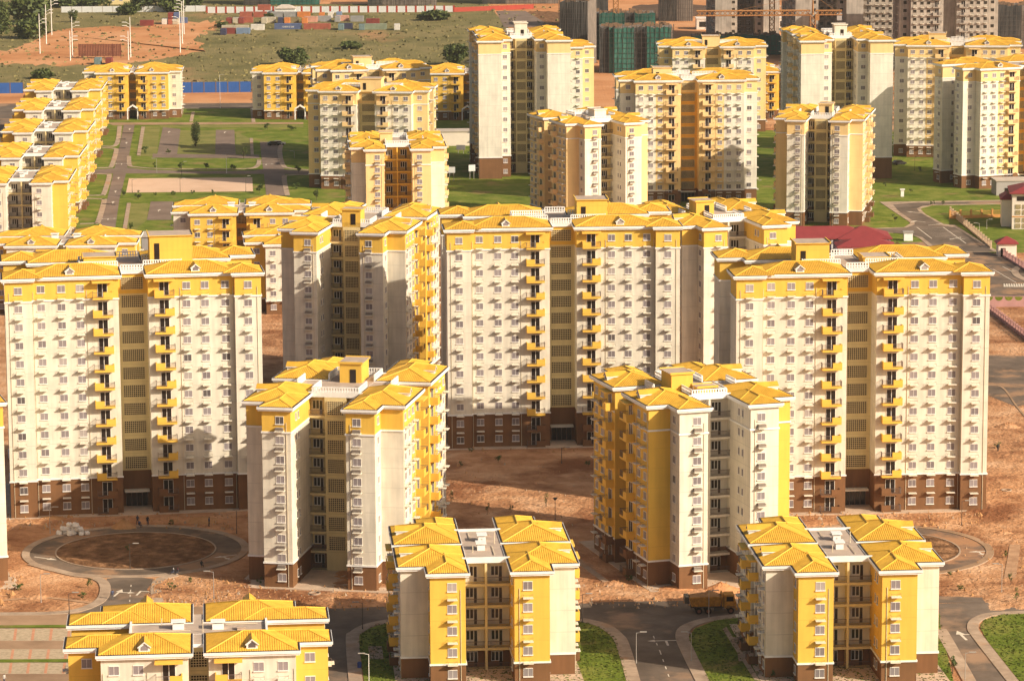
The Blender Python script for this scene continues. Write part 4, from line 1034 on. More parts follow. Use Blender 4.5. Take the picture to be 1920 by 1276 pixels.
for px, b, h_, w_, lb in ((935, 868, 18, 16, 'sapling under the central slab, left of the courtyard lamp'), (1024, 950, 30, 12, 'tallest thin sapling in the sunlit dirt courtyard'),
    (958, 962, 20, 10, 'short sapling left of the tallest one in the courtyard'), (915, 962, 22, 12, 'bare sapling on the edge of the courtyard sunlight'),
    (846, 942, 24, 12, 'sapling at the right foot of the left nine-storey tower'), (884, 848, 12, 12, 'small sapling near the brown base of the central slab'),
    (864, 875, 12, 9, 'small sapling at the left end of the courtyard footpath'), (1103, 876, 16, 14, 'sapling beside the left wall of the right nine-storey tower'), 
    (165, 1102, 18, 16, 'green shrub in the sunlit earth below the ring road, upper one'), (155, 1124, 16, 17, 'green shrub in the sunlit earth below the ring road, lower one'),
    (35, 1106, 12, 24, 'low shrub at the foot of the cut-off left tower'), (240, 1034, 16, 12, 'sapling beside the lamp on the ring island'), (320, 986, 14, 16, 'bush on the far rim of the left ring road'),
    (322, 1108, 18, 18, 'shrub at the right side of the ring road exit'), (357, 1092, 12, 12, 'shrub on the shaded earth right of the ring road'), (487, 1096, 16, 14, 'shrub at the left corner of the left nine-storey tower'),
    (1178, 1090, 16, 18, 'shrub at the foot of the yellow facade tower'), (1783, 1078, 8, 14, 'low weed on the sunlit earth right of the right-hand five-storey block'), (1802, 1106, 10, 18, 'flat weed clump below another on the right-hand sunlit earth'),
    (1905, 1130, 30, 16, 'thin sapling at the right edge above the corner lawn'), (1895, 1098, 26, 12, 'bare sapling beside the right edge lamp'), (1786, 1262, 34, 26, 'small tree on the lawn right of the right-hand five-storey block'),
    (1448, 1270, 18, 14, 'green shrub at the bottom edge by the right-hand five-storey block'), (1872, 842, 14, 16, 'shrub beside the right-hand slab'), (1886, 1045, 14, 10, 'sapling in the shade right of the right ring road')):
    tree(px, b, h_, w_, lb, cat='sapling', name='sapling', n=160, low=.2, group=SAP)
FARP = 'young trees round the far courtyard'
Qp = lambda x, y: (140 + x / 4.174, 190 + y / 4.174)
for x, y, h_, w_, lb in ((948, 355, 50, 17, 'tall dark conical tree in the middle of the far courtyard'), (555, 410, 15, 14, 'small tree at the left of the far dry lawn'), (735, 412, 10, 10, 'small tree on the first parking lane'),
    (625, 525, 12, 9, 'leftmost small tree on the long lawn strip'), (835, 532, 13, 13, 'second small tree on the long lawn strip'), (1030, 532, 14, 13, 'third small tree on the long lawn strip'), (1240, 530, 10, 14, 'fourth small tree on the long lawn strip'),
    (500, 765, 16, 14, 'dark bush under the left half of the sand court'), (775, 735, 9, 11, 'low bush under the middle of the sand court'), (925, 730, 9, 10, 'low bush right of the middle of the sand court'), (1085, 728, 9, 9, 'low bush under the right half of the sand court'),
    (1325, 450, 26, 14, 'slender tree by the right end of the long lawn strip'), (1510, 222, 12, 14, 'round tree on the far verge, left one'), (1700, 228, 12, 16, 'round tree on the far verge, right one'), (1445, 720, 18, 18, 'bush right of the sand court'),
    (1740, 690, 14, 14, 'small tree on the lawn right of the side road'), (1893, 775, 20, 16, 'dark tree in front of the peach and white block'), (1750, 560, 14, 14, 'small tree on the shaded lawn across the side road'), (437, 1005, 14, 12, 'bush on the lawn left of the grey hut'),
    (378, 745, 18, 12, 'young tree on the lawn beside the courtyard road'), (630, 738, 8, 8, 'tiny bush under the left part of the sand court')):
    a_ = Qp(x, y); tree(a_[0], a_[1], h_, w_, lb, 'leafdark' if h_ > 15 else 'leaf', n=2200 if h_ > 30 else 350, low=.05 if h_ > 30 else .15, group=FARP)
for px, b, h_, w_, lb in ((1708, 362, 9, 8, 'sapling left of the white notice board on the lawn'), (1748, 386, 12, 10, 'small tree on the lawn by the road bend'), (1768, 385, 10, 9, 'small tree on the lawn just right of the bend tree'), (1678, 415, 14, 14, 'dark shrub on the corner lawn by the road'), (1725, 322, 10, 11, 'dark bush in the shade between the upper-right towers'), (1660, 350, 9, 9, 'weed on the lawn beside the right tower')):
    tree(px, b, h_, w_, lb, 'leafdark', n=200, group='small trees on the right-hand lawns')
FB = 'bushes and trees on the far field'
for px, b, h_, w_, lb in ((856, 122, 42, 48, 'large dark round bush left of the tall white tower'), (550, 122, 32, 56, 'spreading bush in the middle of the field'), (657, 92, 14, 40, 'low dark bush on the field behind the blocks'), (815, 38, 18, 60, 'low bush near the red and white fence'),
    (52, 44, 56, 78, 'big leafy tree in the far left corner'), (58, 72, 40, 62, 'wide dark bush left of the floodlight poles'), (4, 64, 60, 40, 'tree cut by the left picture edge'), (138, 42, 28, 22, 'bush behind the orange earth, left one'), (240, 28, 22, 40, 'bush by the white fence, right of the middle'), (272, 22, 46, 50, 'leafy tree by the white fence'),
    (200, 14, 22, 22, 'small tree before the yellow far house'), (322, 22, 40, 60, 'broad tree behind the stacked containers'), (362, 20, 36, 40, 'tree between the floodlight poles and the fence'), (78, 148, 18, 42, 'dark bush behind the farthest end-on block'), (505, 35, 10, 22, 'bush among the containers'), (415, 52, 12, 26, 'bush left of the container yard'), (120, 14, 20, 50, 'hedge-like trees before the left white fence'), (165, 12, 18, 46, 'low trees behind the left white fence')):
    tree(px, b, h_, w_, lb, 'leafdark', n=1500 if w_ > 35 else 600, low=0.0, group=FB)
# rough tufts on the field: nobody could count them
tm = MB(); rnd = random.Random(5)
for _ in range(1600):
    p = gp(rnd.uniform(-30, 1080), rnd.uniform(8, 168)); 
    if 20 < p.y - 1200 < -1: continue
    for k in range(3):
        a = rnd.uniform(0, 6.28); r_ = rnd.uniform(.25, .9); h_ = rnd.uniform(.15, .75); q = p + Vector((rnd.uniform(-.6, .6), rnd.uniform(-.6, .6), .02))
        d = Vector((math.cos(a), math.sin(a), 0)) * r_
        tm.quad(q - d, q + d, q + d * .6 + Vector((0, 0, h_)), q - d * .6 + Vector((0, 0, h_)))
MAT['tuft'] = leafmat('field_tufts', (0.13, 0.12, 0.04), (0.24, 0.195, 0.08))
tag(put('field_scrub', tm.mesh('field_scrub', ['tuft'])), 'rough dry scrub growing over the far field', 'scrub', kind='stuff')
# --- fences
def panel_fence(name, label, p0, p1, n, h, mat, postmat, gap=0.12, postw=0.3, cat='fence'):
    a, b = gp(*p0), gp(*p1); d = b - a; L = d.length; rz = math.atan2(d.y, d.x)
    t = thing(name, label, cat, a, rz); w = L / n
    pm = MB(); pm.box(gap, w - gap, -.05, .05, 0.05, h, 0)
    for k in range(3): pm.box(gap + (w - 2 * gap) * k / 3, gap + (w - 2 * gap) * k / 3 + .06, -.08, .08, .05, h, 0)
    pm = pm.mesh('panel', [mat]); qm = MB(); qm.box(-postw / 2, postw / 2, -.12, .12, 0, h + .15, 0); qm = qm.mesh('post', [postmat])
    for k in range(n): put('panel', pm, t, (k * w, 0, 0)); put('post', qm, t, (k * w, 0, 0))
    put('post', qm, t, (L, 0, 0))
MAT['bluesheet'] = plain('blue_sheet', (0.03, 0.10, 0.32), 0.5, 0.12, 0.2)
MAT['whitesheet'] = plain('white_sheet', (0.62, 0.62, 0.60), 0.5, 0.12, 0.15)
MAT['redpaint'] = plain('red_paint', (0.36, 0.05, 0.03), 0.6, 0.1, 0.3)
MAT['timber'] = plain('timber', (0.20, 0.12, 0.07), 0.8)
panel_fence('hoarding', 'blue sheet hoarding along the far road, between the two arch blocks', (338, 174.5), (472, 173), 6, 4.0, 'bluesheet', 'timber')
panel_fence('hoarding', 'blue sheet hoarding at the left edge, beyond the row of blocks', (-30, 176), (44, 175), 3, 4.0, 'bluesheet', 'timber')
panel_fence('site_fence', 'long fence of white panels between red posts behind the containers', (388, 25), (851, 23), 26, 3.0, 'whitesheet', 'redpaint', .45, .9)
panel_fence('site_fence', 'white panel fence at the far left behind the orange earth', (115, 24), (386, 22), 14, 2.9, 'whitesheet', 'steel', .1, .3)
panel_fence('site_fence', 'red sheet fence continuing right of the white panels', (852, 23), (1000, 17), 9, 2.2, 'redpaint', 'redpaint', .1, .3)
t = thing('screen_wall', 'rust-brown slatted screen on the orange earth between the floodlight poles', 'screen', gp(148, 110), 0)
w_ = 78 / pxm(187, 110); h_ = 22 / pxm(187, 110)
pm = MB(); pm.box(0, w_ / 26 - .12, -.06, .06, 1.0, 1.0 + h_)
MAT['rust'] = plain('rust', (0.16, 0.055, 0.035), 0.8, 0.2, 0.8)
pm = pm.mesh('slat', ['rust'])
for k in range(26): put('slat', pm, t, (k * w_ / 26, 0, 0))
fm_ = MB()
for k in range(6): fm_.box(k * w_ / 5 - .12, k * w_ / 5 + .12, .08, .3, 0, 1.2 + h_)
for z in (1.2, 2.6, h_ + .8): fm_.box(0, w_, .07, .2, z, z + .15)
put('frame', fm_.mesh('frame', ['rust']), t)
# --- shipping containers
CC = dict(blue=(0.10, 0.13, 0.24), maroon=(0.22, 0.05, 0.04), red=(0.36, 0.11, 0.07), beige=(0.46, 0.40, 0.30), grey=(0.30, 0.29, 0.28), orange=(0.55, 0.20, 0.06), green=(0.24, 0.27, 0.19), teal=(0.16, 0.22, 0.22), navy=(0.05, 0.05, 0.09), white=(0.62, 0.58, 0.52), olive=(0.22, 0.19, 0.11), pink=(0.55, 0.30, 0.22), cyan=(0.18, 0.24, 0.34))
for k, v in CC.items(): MAT['ct_' + k] = plain('container_' + k, v, 0.6, 0.18, 0.5)
def container_mesh(L, col):
    mb = MB(); h, w = 2.6, 2.44
    mb.box(0, L, 0, w, 0.12, h - .02)
    for x in (0, L - .16):
        for y in (0, w - .16): mb.box(x - .015, x + .175, y - .015, y + .175, 0, h)
    for y in (-.012, w - .12): mb.box(.18, L - .18, y, y + .13, h - .14, h); mb.box(.18, L - .18, y, y + .13, 0, .15)
    x = .3
    while x < L - .35: mb.box(x, x + .16, -.05, 0, .16, h - .15); x += .34
    dm = MB()
    for k in range(2): dm.box(L, L + .05, .1 + k * 1.14, 1.2 + k * 1.14, .15, h - .15)
    for k in range(4): dm.box(L + .05, L + .1, .3 + k * .58, .36 + k * .58, .15, h - .15)
    return mb.mesh('container', ['ct_' + col]), dm.mesh('door', ['ct_' + col])
def container(x0, x1, base, col, label, z=0.0, L=None, rz=0):
    L = L or (12.19 if (x1 - x0) / pxm(x0, base) > 9 else (6.06 if (x1 - x0) / pxm(x0, base) > 4.2 else 2.44))
    t = thing('shipping_container', label, 'container', gp(x0, base) + Vector((0, 0, z)), R(rz), 'shipping containers on the field')
    if L < 3: t.location = gp(x1, base) + Vector((0, 0, z)); t.rotation_euler = (0, 0, R(-90)); 
    bm_, dm_ = cached(('cont', 6.06 if L < 3 else L, col), lambda: container_mesh(6.06 if L < 3 else L, col))
    put('body', bm_, t); put('door', dm_, t); return t
Cz = lambda x: 400 + x / 3.84
bc = container(Cz(440), Cz(640), 55.5, 'blue', 'dark blue container with white lettering, front row of the yard')
tx = bpy.data.curves.new('lettering', 'FONT'); tx.body = 'CHEN E 266'; tx.size = 1.0; tx.extrude = 0.01; tx.materials.append(MAT['frame'])
to_ = bpy.data.objects.new('lettering', tx); COL.objects.link(to_); tme = bpy.data.meshes.new_from_object(to_.evaluated_get(bpy.context.evaluated_depsgraph_get())); bpy.data.objects.remove(to_)
to = bpy.data.objects.new('lettering', tme); COL.objects.link(to); to.parent = bc; to.location = (3.6, -.09, .85); to.rotation_euler = (R(90), 0, 0)
for x0, x1, b, c, lb, z in ((650, 850, 55.5, 'red', 'long dark red container right of the blue lettered one', 0), (852, 903, 55, 'teal', 'teal container end beside the dark red one', 0), (905, 1010, 55, 'navy', 'dark blue-grey container in the front row', 0), (1012, 1052, 55, 'teal', 'teal container end left of the long green one', 0),
    (1053, 1255, 56, 'green', 'long pale green container at the right of the front row', 0), (1258, 1305, 55, 'white', 'whitish container end at the right end of the yard', 0),
    (60, 100, 43, 'maroon', 'maroon container end, leftmost of the second row', 0), (105, 147, 43, 'beige', 'beige container end beside the leftmost maroon one', 0), (150, 187, 43, 'maroon', 'maroon container end third in the second row', 0), (190, 302, 43, 'red', 'red-brown container in the second row below the red shed roof', 0),
    (305, 352, 43, 'beige', 'beige container end in the second row, middle left', 0), (355, 425, 43, 'beige', 'beige container in the second row left of the navy one', 0), (427, 470, 43, 'navy', 'navy container end in the second row', 0), (475, 517, 43, 'orange', 'bright orange container end right of the navy one', 0),
    (520, 592, 43, 'olive', 'olive container between the two orange ones', 0), (598, 642, 43, 'orange', 'orange container end right of the olive one', 0), (655, 748, 42, 'pink', 'salmon container behind the long dark red one', 0), (752, 832, 41, 'grey', 'grey container right of the salmon one', 0), (836, 878, 40, 'grey', 'grey container end in the rear row, right part', 0),
    (882, 986, 40, 'pink', 'pink container behind the navy front one', 0), (988, 1082, 41, 'grey', 'grey container behind the long green one', 0), (1100, 1200, 46, 'maroon', 'dark maroon container behind the green one', 0),
    (190, 285, 33, 'red', 'red container in the third row, left', 0), (290, 382, 33, 'red', 'red container in the third row, right of its twin', 0), (412, 505, 33, 'grey', 'grey container in the third row', 0), (510, 600, 33, 'grey', 'grey container in the third row left of the orange pair', 0), (604, 700, 33, 'orange', 'orange container in the third row', 0), (702, 765, 33, 'orange', 'short orange container in the third row', 0), (770, 830, 32, 'white', 'white container in the third row', 0), (834, 890, 32, 'cyan', 'pale blue container in the third row', 0),
    (-2, 58, 64, 'navy', 'dark container at the near left of the yard', 0), (62, 160, 64, 'maroon', 'maroon container at the near left of the yard', 0), (166, 266, 64, 'cyan', 'blue-grey container at the near left of the yard', 0), (60, 268, 59, 'beige', 'long beige container behind the near maroon one', 0), (270, 380, 57, 'white', 'pale container right of the near blue-grey one', 0),
    (320, 395, 30, 'red', 'red shed-like container standing above the rear row', 2.6)):
    container(Cz(x0), Cz(x1), b, c, lb, z)
Cy = lambda x: x / 4.571
for x0, x1, b, c, lb, z in ((1200, 1335, 49, 'maroon', 'lone maroon container on the orange earth left of the stacked ones', 0), (1355, 1398, 44.5, 'white', 'white container end at the bottom of the stack', 0), (1402, 1450, 44.5, 'red', 'red container end at the bottom of the stack', 0), (1453, 1490, 44.5, 'beige', 'beige container end at the bottom of the stack', 0),
    (1492, 1608, 44, 'blue', 'blue container at the bottom right of the stack', 0), (1402, 1450, 44, 'maroon', 'maroon container end on top of the stack', 2.62), (1453, 1500, 44, 'blue', 'blue container end on top of the stack', 2.62)):
    container(Cy(x0), Cy(x1), b, c, lb, z)
container(168, 180, 119, 'teal', 'small green container below the brown screen'); container(189, 201, 119, 'maroon', 'small maroon container below the brown screen')
# --- small houses, huts and boards
MAT['redroof'] = plain('red_roof', (0.25, 0.04, 0.04), 0.6, 0.10, 0.6)
MAT['pinkwall'] = plain('lilac_wall', (0.66, 0.50, 0.60), 0.8, 0.05, 0.4)
MAT['schoolwall'] = plain('school_wall', (0.76, 0.66, 0.56), 0.8, 0.06, 0.4)
MAT['orangewall'] = plain('orange_wall', (0.60, 0.28, 0.08), 0.8, 0.1, 0.4)
MAT['greywall'] = plain('grey_wall', (0.36, 0.33, 0.31), 0.8, 0.1, 0.3)
MAT['greyroof'] = plain('grey_roof', (0.50, 0.42, 0.35), 0.8, 0.12, 0.4)
MAT['fencecream'] = plain('fence_cream', (0.56, 0.40, 0.27), 0.8, 0.1, 0.4)
MAT['pinkfence'] = plain('pink_fence', (0.42, 0.23, 0.21), 0.8, 0.12, 0.4)
def hiproof(mb, x0, x1, y0, y1, z, h, o=.5, m=0):
    x0 -= o; x1 += o; y0 -= o; y1 += o; W, D = x1 - x0, y1 - y0; r = min(W, D) / 2
    A, B_ = ((x0 + r, (y0 + y1) / 2, z + h), (x1 - r, (y0 + y1) / 2, z + h)) if W >= D else (((x0 + x1) / 2, y0 + r, z + h), ((x0 + x1) / 2, y1 - r, z + h))
    c = [(x0, y0, z), (x1, y0, z), (x1, y1, z), (x0, y1, z)]
    if W >= D:
        mb.quad(c[0], c[1], B_, A, m); mb.quad(c[2], c[3], A, B_, m); mb.ngon([c[1], c[2], B_], m); mb.ngon([c[3], c[0], A], m)
    else:
        mb.ngon([c[0], c[1], A], m); mb.quad(c[1], c[2], B_, A, m); mb.ngon([c[2], c[3], B_], m); mb.quad(c[3], c[0], A, B_, m)
    mb.box(x0, x1, y0, y1, z - .25, z - .01, m)
def house(name, label, cat, px, base, w, d, h, wall, roofm, rz=0, hip_h=None, wins=(), door=None, lat=False):
    t = thing(name, label, cat, gp(px, base), R(rz))
    m = MB(); m.box(0, w, 0, d, 0, h); put('wall', m.mesh('wall', [wall]), t)
    r_ = MB()
    if hip_h: hiproof(r_, 0, w, 0, d, h + .26, hip_h)
    else: r_.box(-.25, w + .25, -.25, d + .25, h, h + .3)
    put('roof', r_.mesh('roof', [roofm]), t)
    for wx, wz in wins:
        k = MB(); k.box(-.8, .8, -.06, .02, -.6, .6, 1); k.box(-.9, .9, -.09, .02, -.75, -.6, 0); put('window', k.mesh('window', ['frame', 'pane']), t, (wx, 0, wz))
    if door:
        k = MB(); k.box(-.6, .6, -.06, .02, 0.05, 2.2, 0); put('door', k.mesh('door', ['darkpane']), t, (door, 0, 0))
    return t
hut = house('transformer_hut', 'grey flat-roofed hut between the left slab roofs and the far courtyard', 'hut', 266, 478, 8.2, 9.0, 4.6, 'greywall', 'greyroof', 2)
house('transformer_hut', 'grey flat-roofed hut at the right edge, below the corner block', 'hut', 1868, 367, 12.0, 7.0, 4.2, 'greywall', 'greyroof', 4, door=3.0)
house('low_building', 'low pale building with beige roof left of the tall white tower', 'building', 812, 274, 12.5, 7.0, 4.6, 'schoolwall', 'greyroof', 1)
t = thing('kindergarten', 'lilac single-storey building with dark red hip roof behind the right-hand slab', 'building', gp(1476, 474), R(0))
m = MB(); m.box(0, 13.5, 2.2, 12, 0, 3.4); m.box(13.5, 26.5, 0, 12, 0, 3.4); put('wall', m.mesh('wall', ['pinkwall']), t)
r_ = MB(); hiproof(r_, -12, 22.0, 0.9, 12.4, 3.67, 2.34); put('roof', r_.mesh('roof', ['redroof']), t)
r_ = MB(); hiproof(r_, 13.5, 26.5, 0, 12, 3.662, 2.4); put('roof', r_.mesh('roof', ['redroof']), t)
r_ = MB(); hiproof(r_, 12.0, 27, -9.5, -1.2, 2.9, 1.5, .2); put('roof', r_.mesh('roof', ['redroof']), t)
m = MB(); m.box(12.3, 26.7, -9.2, -1.5, 0, 2.64); put('wall', m.mesh('wall', ['pinkwall']), t)
for x in (3.2, 7.4, 11.6):
    k = MB(); k.box(x - .2, x + .2, .75, 1.1, 0, 3.4); put('column', k.mesh('column', ['trim']), t)
for x in (1.2, 5.2, 9.4):
    k = MB(); k.box(-.9, .9, -.06, .02, 1.2, 2.2); put('window', k.mesh('window', ['darkpane']), t, (x, 2.2, 0))
k = MB(); k.box(-.5, .5, -.06, .02, .1, 2.1); put('door', k.mesh('door', ['darkpane']), t, (16.6, 0, 0))
# school block at the right edge
t = thing('school', 'pinkish white school block with dark red roof and pierced windows at the right edge', 'school', gp(1897, 430), R(-6))
m = MB(); m.box(0, 22, 0, 14, 0, 9.6); put('wall', m.mesh('wall', ['schoolwall']), t)
m = MB(); m.box(-2.6, 0, 4.5, 13, 0, 7.4); put('wall', m.mesh('wall', ['schoolwall']), t)
r_ = MB(); hiproof(r_, 0, 22, 0, 14, 9.87, 2.8, .8); put('roof', r_.mesh('roof', ['redroof']), t)
r_ = MB(); hiproof(r_, -2.6, .2, 4.5, 13, 7.66, 1.3, .5); put('roof', r_.mesh('roof', ['redroof']), t)
for z in (3.3, ):
    m = MB(); m.box(-.05, 22, -.06, 0, z, z + .3); put('band', m.mesh('band', ['orangewall']), t)
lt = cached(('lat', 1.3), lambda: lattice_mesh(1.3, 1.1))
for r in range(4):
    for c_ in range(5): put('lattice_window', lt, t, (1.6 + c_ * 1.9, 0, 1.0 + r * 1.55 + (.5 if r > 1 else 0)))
m = MB(); m.box(1.2, 6, -.05, .02, 7.7, 8.9); put('window', m.mesh('window', ['darkpane']), t)
house('gatehouse', 'small cream gatehouse with dark red pyramid roof beside the pillared fence', 'gatehouse', 1872, 481, 4.6, 4.2, 3.2, 'schoolwall', 'redroof', 0, 1.5, door=1.2)
house('electrical_cabinet', 'pale electrical cabinet on the verge by the road', 'cabinet', 1695, 452, 2.3, 1.6, 2.2, 'trim', 'steel', 0)
house('notice_board', 'white upright notice board on the right-hand lawn', 'sign', 1689, 369, 0.9, .25, 2.0, 'trim', 'trim', 0)
house('site_shed', 'small white gabled shed behind the containers', 'shed', 516, 27, 9.5, 6.0, 2.6, 'whitesheet', 'greyroof', 0, 1.6)
house('far_house', 'pale yellow far house beyond the white fence', 'house', 178, 9, 17, 9, 5.0, 'paleyellow', 'tile', 0, wins=((4, 2.4), (9, 2.4), (13, 2.4)))
def board(px, base, wpx, top, bot, label, rz=0, mat='whitesheet'):
    s = pxm(px, base); h = hgt(px, base, top); hb = hgt(px, base, bot); w = wpx / s
    t = thing('billboard', label, 'billboard', gp(px, base), R(rz), 'billboards on the lawn')
    for x in (-w * .3, w * .3):
        k = MB(); k.tube((x, .12, 0), (x, .12, h - .1), .09, .09, 6); put('post', k.mesh('post', ['steel']), t)
    k = MB(); k.box(-w / 2, w / 2, -.06, .06, hb, h); put('panel', k.mesh('panel', [mat]), t)
board(847, 340, 13, 313, 324, 'white two-part billboard at the right foot of the peach tower')
board(885, 336, 13, 309, 321, 'white billboard just left of the tall white tower foot', 20)
board(864, 288, 17, 272, 281, 'grey billboard in front of the low pale building', -15, 'greywall')
# pillared fences
def pillar_fence(label, pts, n, h, mat, low, name='pillar_fence'):
    P = [gp(*p) for p in pts]; t = thing(name, label, 'fence', P[0])
    tot = sum((b - a).length for a, b in zip(P[:-1], P[1:])); st = tot / n
    k = MB(); k.box(-.22, .22, -.22, .22, 0, h); k.box(-.3, .3, -.3, .3, h, h + .12); pm = k.mesh('pillar', [mat])
    for a, b in zip(P[:-1], P[1:]):
        d = b - a; L = d.length; rz = math.atan2(d.y, d.x); c = max(1, round(L / st))
        k = MB(); k.box(.22, L / c - .22, -.1, .1, 0, low); k.box(.22, L / c - .22, -.05, .05, h - .35, h - .25)
        x = .4
        while x < L / c - .3: k.box(x, x + .05, -.04, .04, low, h - .3); x += .22
        wm_ = k.mesh('fence_panel', [mat])
        for i in range(c):
            o = a - P[0] + d * (i / c); put('pillar', pm, t, o, rz); put('fence_panel', wm_, t, o, rz)
    put('pillar', pm, t, P[-1] - P[0])
pillar_fence('cream pillared fence running along the road to the gatehouse', [(1782, 402), (1858, 466)], 17, 2.0, 'fencecream', .5)
pillar_fence('orange pillared fence along the school lawn', [(1781, 411), (1880, 408)], 5, 2.4, 'orangewall', 1.0)
pillar_fence('pillared fence descending right of the gatehouse', [(1876, 478), (1930, 512)], 9, 1.9, 'pinkfence', .5)
pillar_fence('pink pillared fence on the dirt right of the right-hand slab', [(1856, 585), (1930, 642)], 16, 1.9, 'pinkfence', .8)
t = thing('boundary_wall', 'pink low wall with scalloped arches at the right edge above the dirt', 'wall', gp(1845, 575), 0)
m = MB(); m.box(0, 14, -.2, .2, 0, 1.5); m.box(0, 14, -.2, .2, 1.5, 2.5); put('wall', m.mesh('wall', ['pinkfence']), t)
for k in range(6):
    m = MB(); n_ = 12
    m.ngon([(1.1 + 2.3 * k + .95 * math.cos(math.pi + math.pi * i / n_), -.215, 2.4 + .95 * math.sin(math.pi + math.pi * i / n_)) for i in range(n_ + 1)]); put('arch_inset', m.mesh('arch_inset', ['grass']), t)
# --- construction site
MAT['net'] = groundmat('green_netting', [(0.018, 0.07, 0.055), (0.035, 0.12, 0.095), (0.06, 0.165, 0.13)], 0.25, 8, stretch=(1, 1, .25))
MAT['netdark'] = groundmat('dark_netting', [(0.035, 0.035, 0.035), (0.06, 0.058, 0.055), (0.09, 0.08, 0.07)], 0.3, 8, stretch=(1, 1, .25))
MAT['crane'] = plain('crane_paint', (0.36, 0.17, 0.06), 0.6, 0.1, 0.4)
def scaffold_block(label, x0, x1, base, top, d, nets, rz=0, seed=1):
    rnd = random.Random(seed); s = pxm(x0, base); W_ = (x1 - x0) / s; h = hgt(x0, base, top)
    t = thing('scaffolded_building', label, 'building', gp(x0, base), R(rz))
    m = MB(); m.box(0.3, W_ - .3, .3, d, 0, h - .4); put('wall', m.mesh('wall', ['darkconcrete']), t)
    for a, b, k_, yo in nets:
        m = MB(); nx = max(6, int(22 * (b - a))); nz = 5
        V = [[(W_ * (a + (b - a) * i / nx), yo + rnd.uniform(-.14, .14), .2 + (h - .2 + (rnd.uniform(-.7, .3) if q == nz else 0)) * q / nz) for q in range(nz + 1)] for i in range(nx + 1)]
        for i in range(nx):
            for q in range(nz): m.quad(V[i][q], V[i + 1][q], V[i + 1][q + 1], V[i][q + 1])
        xa, xb = W_ * a, W_ * b
        m.quad((xa, yo, .2), (xa, 2 + yo, .2), (xa, 2 + yo, h), (xa, yo, h)); m.quad((xb, yo, .2), (xb, yo, h), (xb, 2 + yo, h), (xb, 2 + yo, .2))
        put('net', m.mesh('net', [k_]), t)
    m = MB(); x = 0
    while x <= W_:
        m.tube((x, -3.1, 0), (x, -3.1, h + rnd.uniform(.2, 1.4)), .08, n=5); m.tube((x, -.3, 0), (x, -.3, h + rnd.uniform(.2, 1.4)), .08, n=5); x += W_ / 16
    for z in range(2, int(h), 2): m.tube((0, -3.1, z), (W_, -3.1, z), .07, n=5)
    put('scaffold', m.mesh('scaffold', ['darksteel']), t)
    m = MB()
    for k in range(60):
        x, y = rnd.uniform(.5, W_ - 1.5), rnd.uniform(.5, d - 1); m.box(x, x + rnd.uniform(.3, 2.2), y, y + rnd.uniform(.2, 1.2), h - .4, h + rnd.uniform(-.2, .9))
    put('formwork', m.mesh('formwork', ['timber']), t)
scaffold_block('front building wrapped in green netting, dark gap down its middle', 1124, 1262, 137, 50, 14, ((0.0, .13, 'netdark', -.3), (.13, .2, 'net', -1.6), (.2, .46, 'net', -2.9), (.46, .64, 'netdark', -.3), (.64, .96, 'net', -2.9)), seed=2)
scaffold_block('building wrapped in green netting standing behind the front one', 1100, 1228, 112, 24, 14, ((0, .18, 'netdark', -.4), (.18, .55, 'net', -2.5), (.55, .7, 'netdark', -.4), (.7, 1, 'net', -2.5)), seed=3)
scaffold_block('dark scaffolded building left of the green netted ones', 1050, 1102, 128, 2, 26, ((0, 1, 'netdark', -.8),), rz=-10, seed=4)
scaffold_block('low building behind green netting between the two white towers', 1296, 1464, 104, 66, 10, ((0, 1, 'net', -.8),), seed=5)
scaffold_block('green netted building cut by the top edge above the containers', 458, 598, 10, -60, 14, ((0, .35, 'netdark', -.6), (.35, 1, 'net', -.8)), seed=6)
scaffold_block('grey scaffolded shell at the top right corner', 1862, 1990, 92, 10, 16, ((0, .4, 'netdark', -.5),), seed=7)
scaffold_block('low grey concrete shell at the top edge, right of the green netting above the containers', 690, 818, 11, -40, 14, ((0, .2, 'netdark', -.3),), seed=8)
scaffold_block('grey unfinished building left of the low white ones at the top edge', 1236, 1300, 40, -20, 16, ((0, .5, 'netdark', -.3),), seed=11)
scaffold_block('grey unfinished building behind the green netted ones at the top edge', 1075, 1140, 52, -30, 16, ((.4, 1, 'netdark', -.3),), seed=12)
scaffold_block('grey concrete shell at the top edge above the red fence', 905, 1048, 8, -60, 14, ((0, .3, 'netdark', -.3),), seed=9)
def shell(label, x0, x1, base, top, d, n):
    s = pxm(x0, base); W_ = (x1 - x0) / s; h = hgt(x0, base, top)
    t = thing('low_building', label, 'building', gp(x0, base), 0)
    m = MB(); m.box(0, W_, 0, d, 0, h); m.box(-.2, W_ + .2, -.2, d + .2, h, h + .35); put('wall', m.mesh('wall', ['schoolwall']), t)
    for k in range(n):
        q = MB(); q.box(0, W_ / n * .62, -.06, .02, 0.25 * h, .75 * h); put('opening', q.mesh('opening', ['hole']), t, (W_ / n * (k + .2), 0, 0))
shell('long low white unfinished building, rear one beside the crane', 1306, 1482, 56, 36, 9, 7)
shell('long low white unfinished building, front one beside the crane', 1326, 1458, 67, 50, 9, 3)
def lattice_boom(mb, a, b, w, n, r=.12):
    a, b = Vector(a), Vector(b); d = (b - a).normalized()
    u = d.cross(Vector((0, 1, 0)) if abs(d.y) < .9 else Vector((1, 0, 0))).normalized() * w / 2; v = d.cross(u).normalized() * w / 2
    cs = [u + v, u - v, -u - v, -u + v]
    for c in cs: mb.tube(a + c, b + c, r, n=4)
    for i in range(n):
        p, q = a + (b - a) * i / n, a + (b - a) * (i + 1) / n
        for k in range(4): mb.tube(p + cs[k], q + cs[(k + 1) % 4], r * .7, n=4)
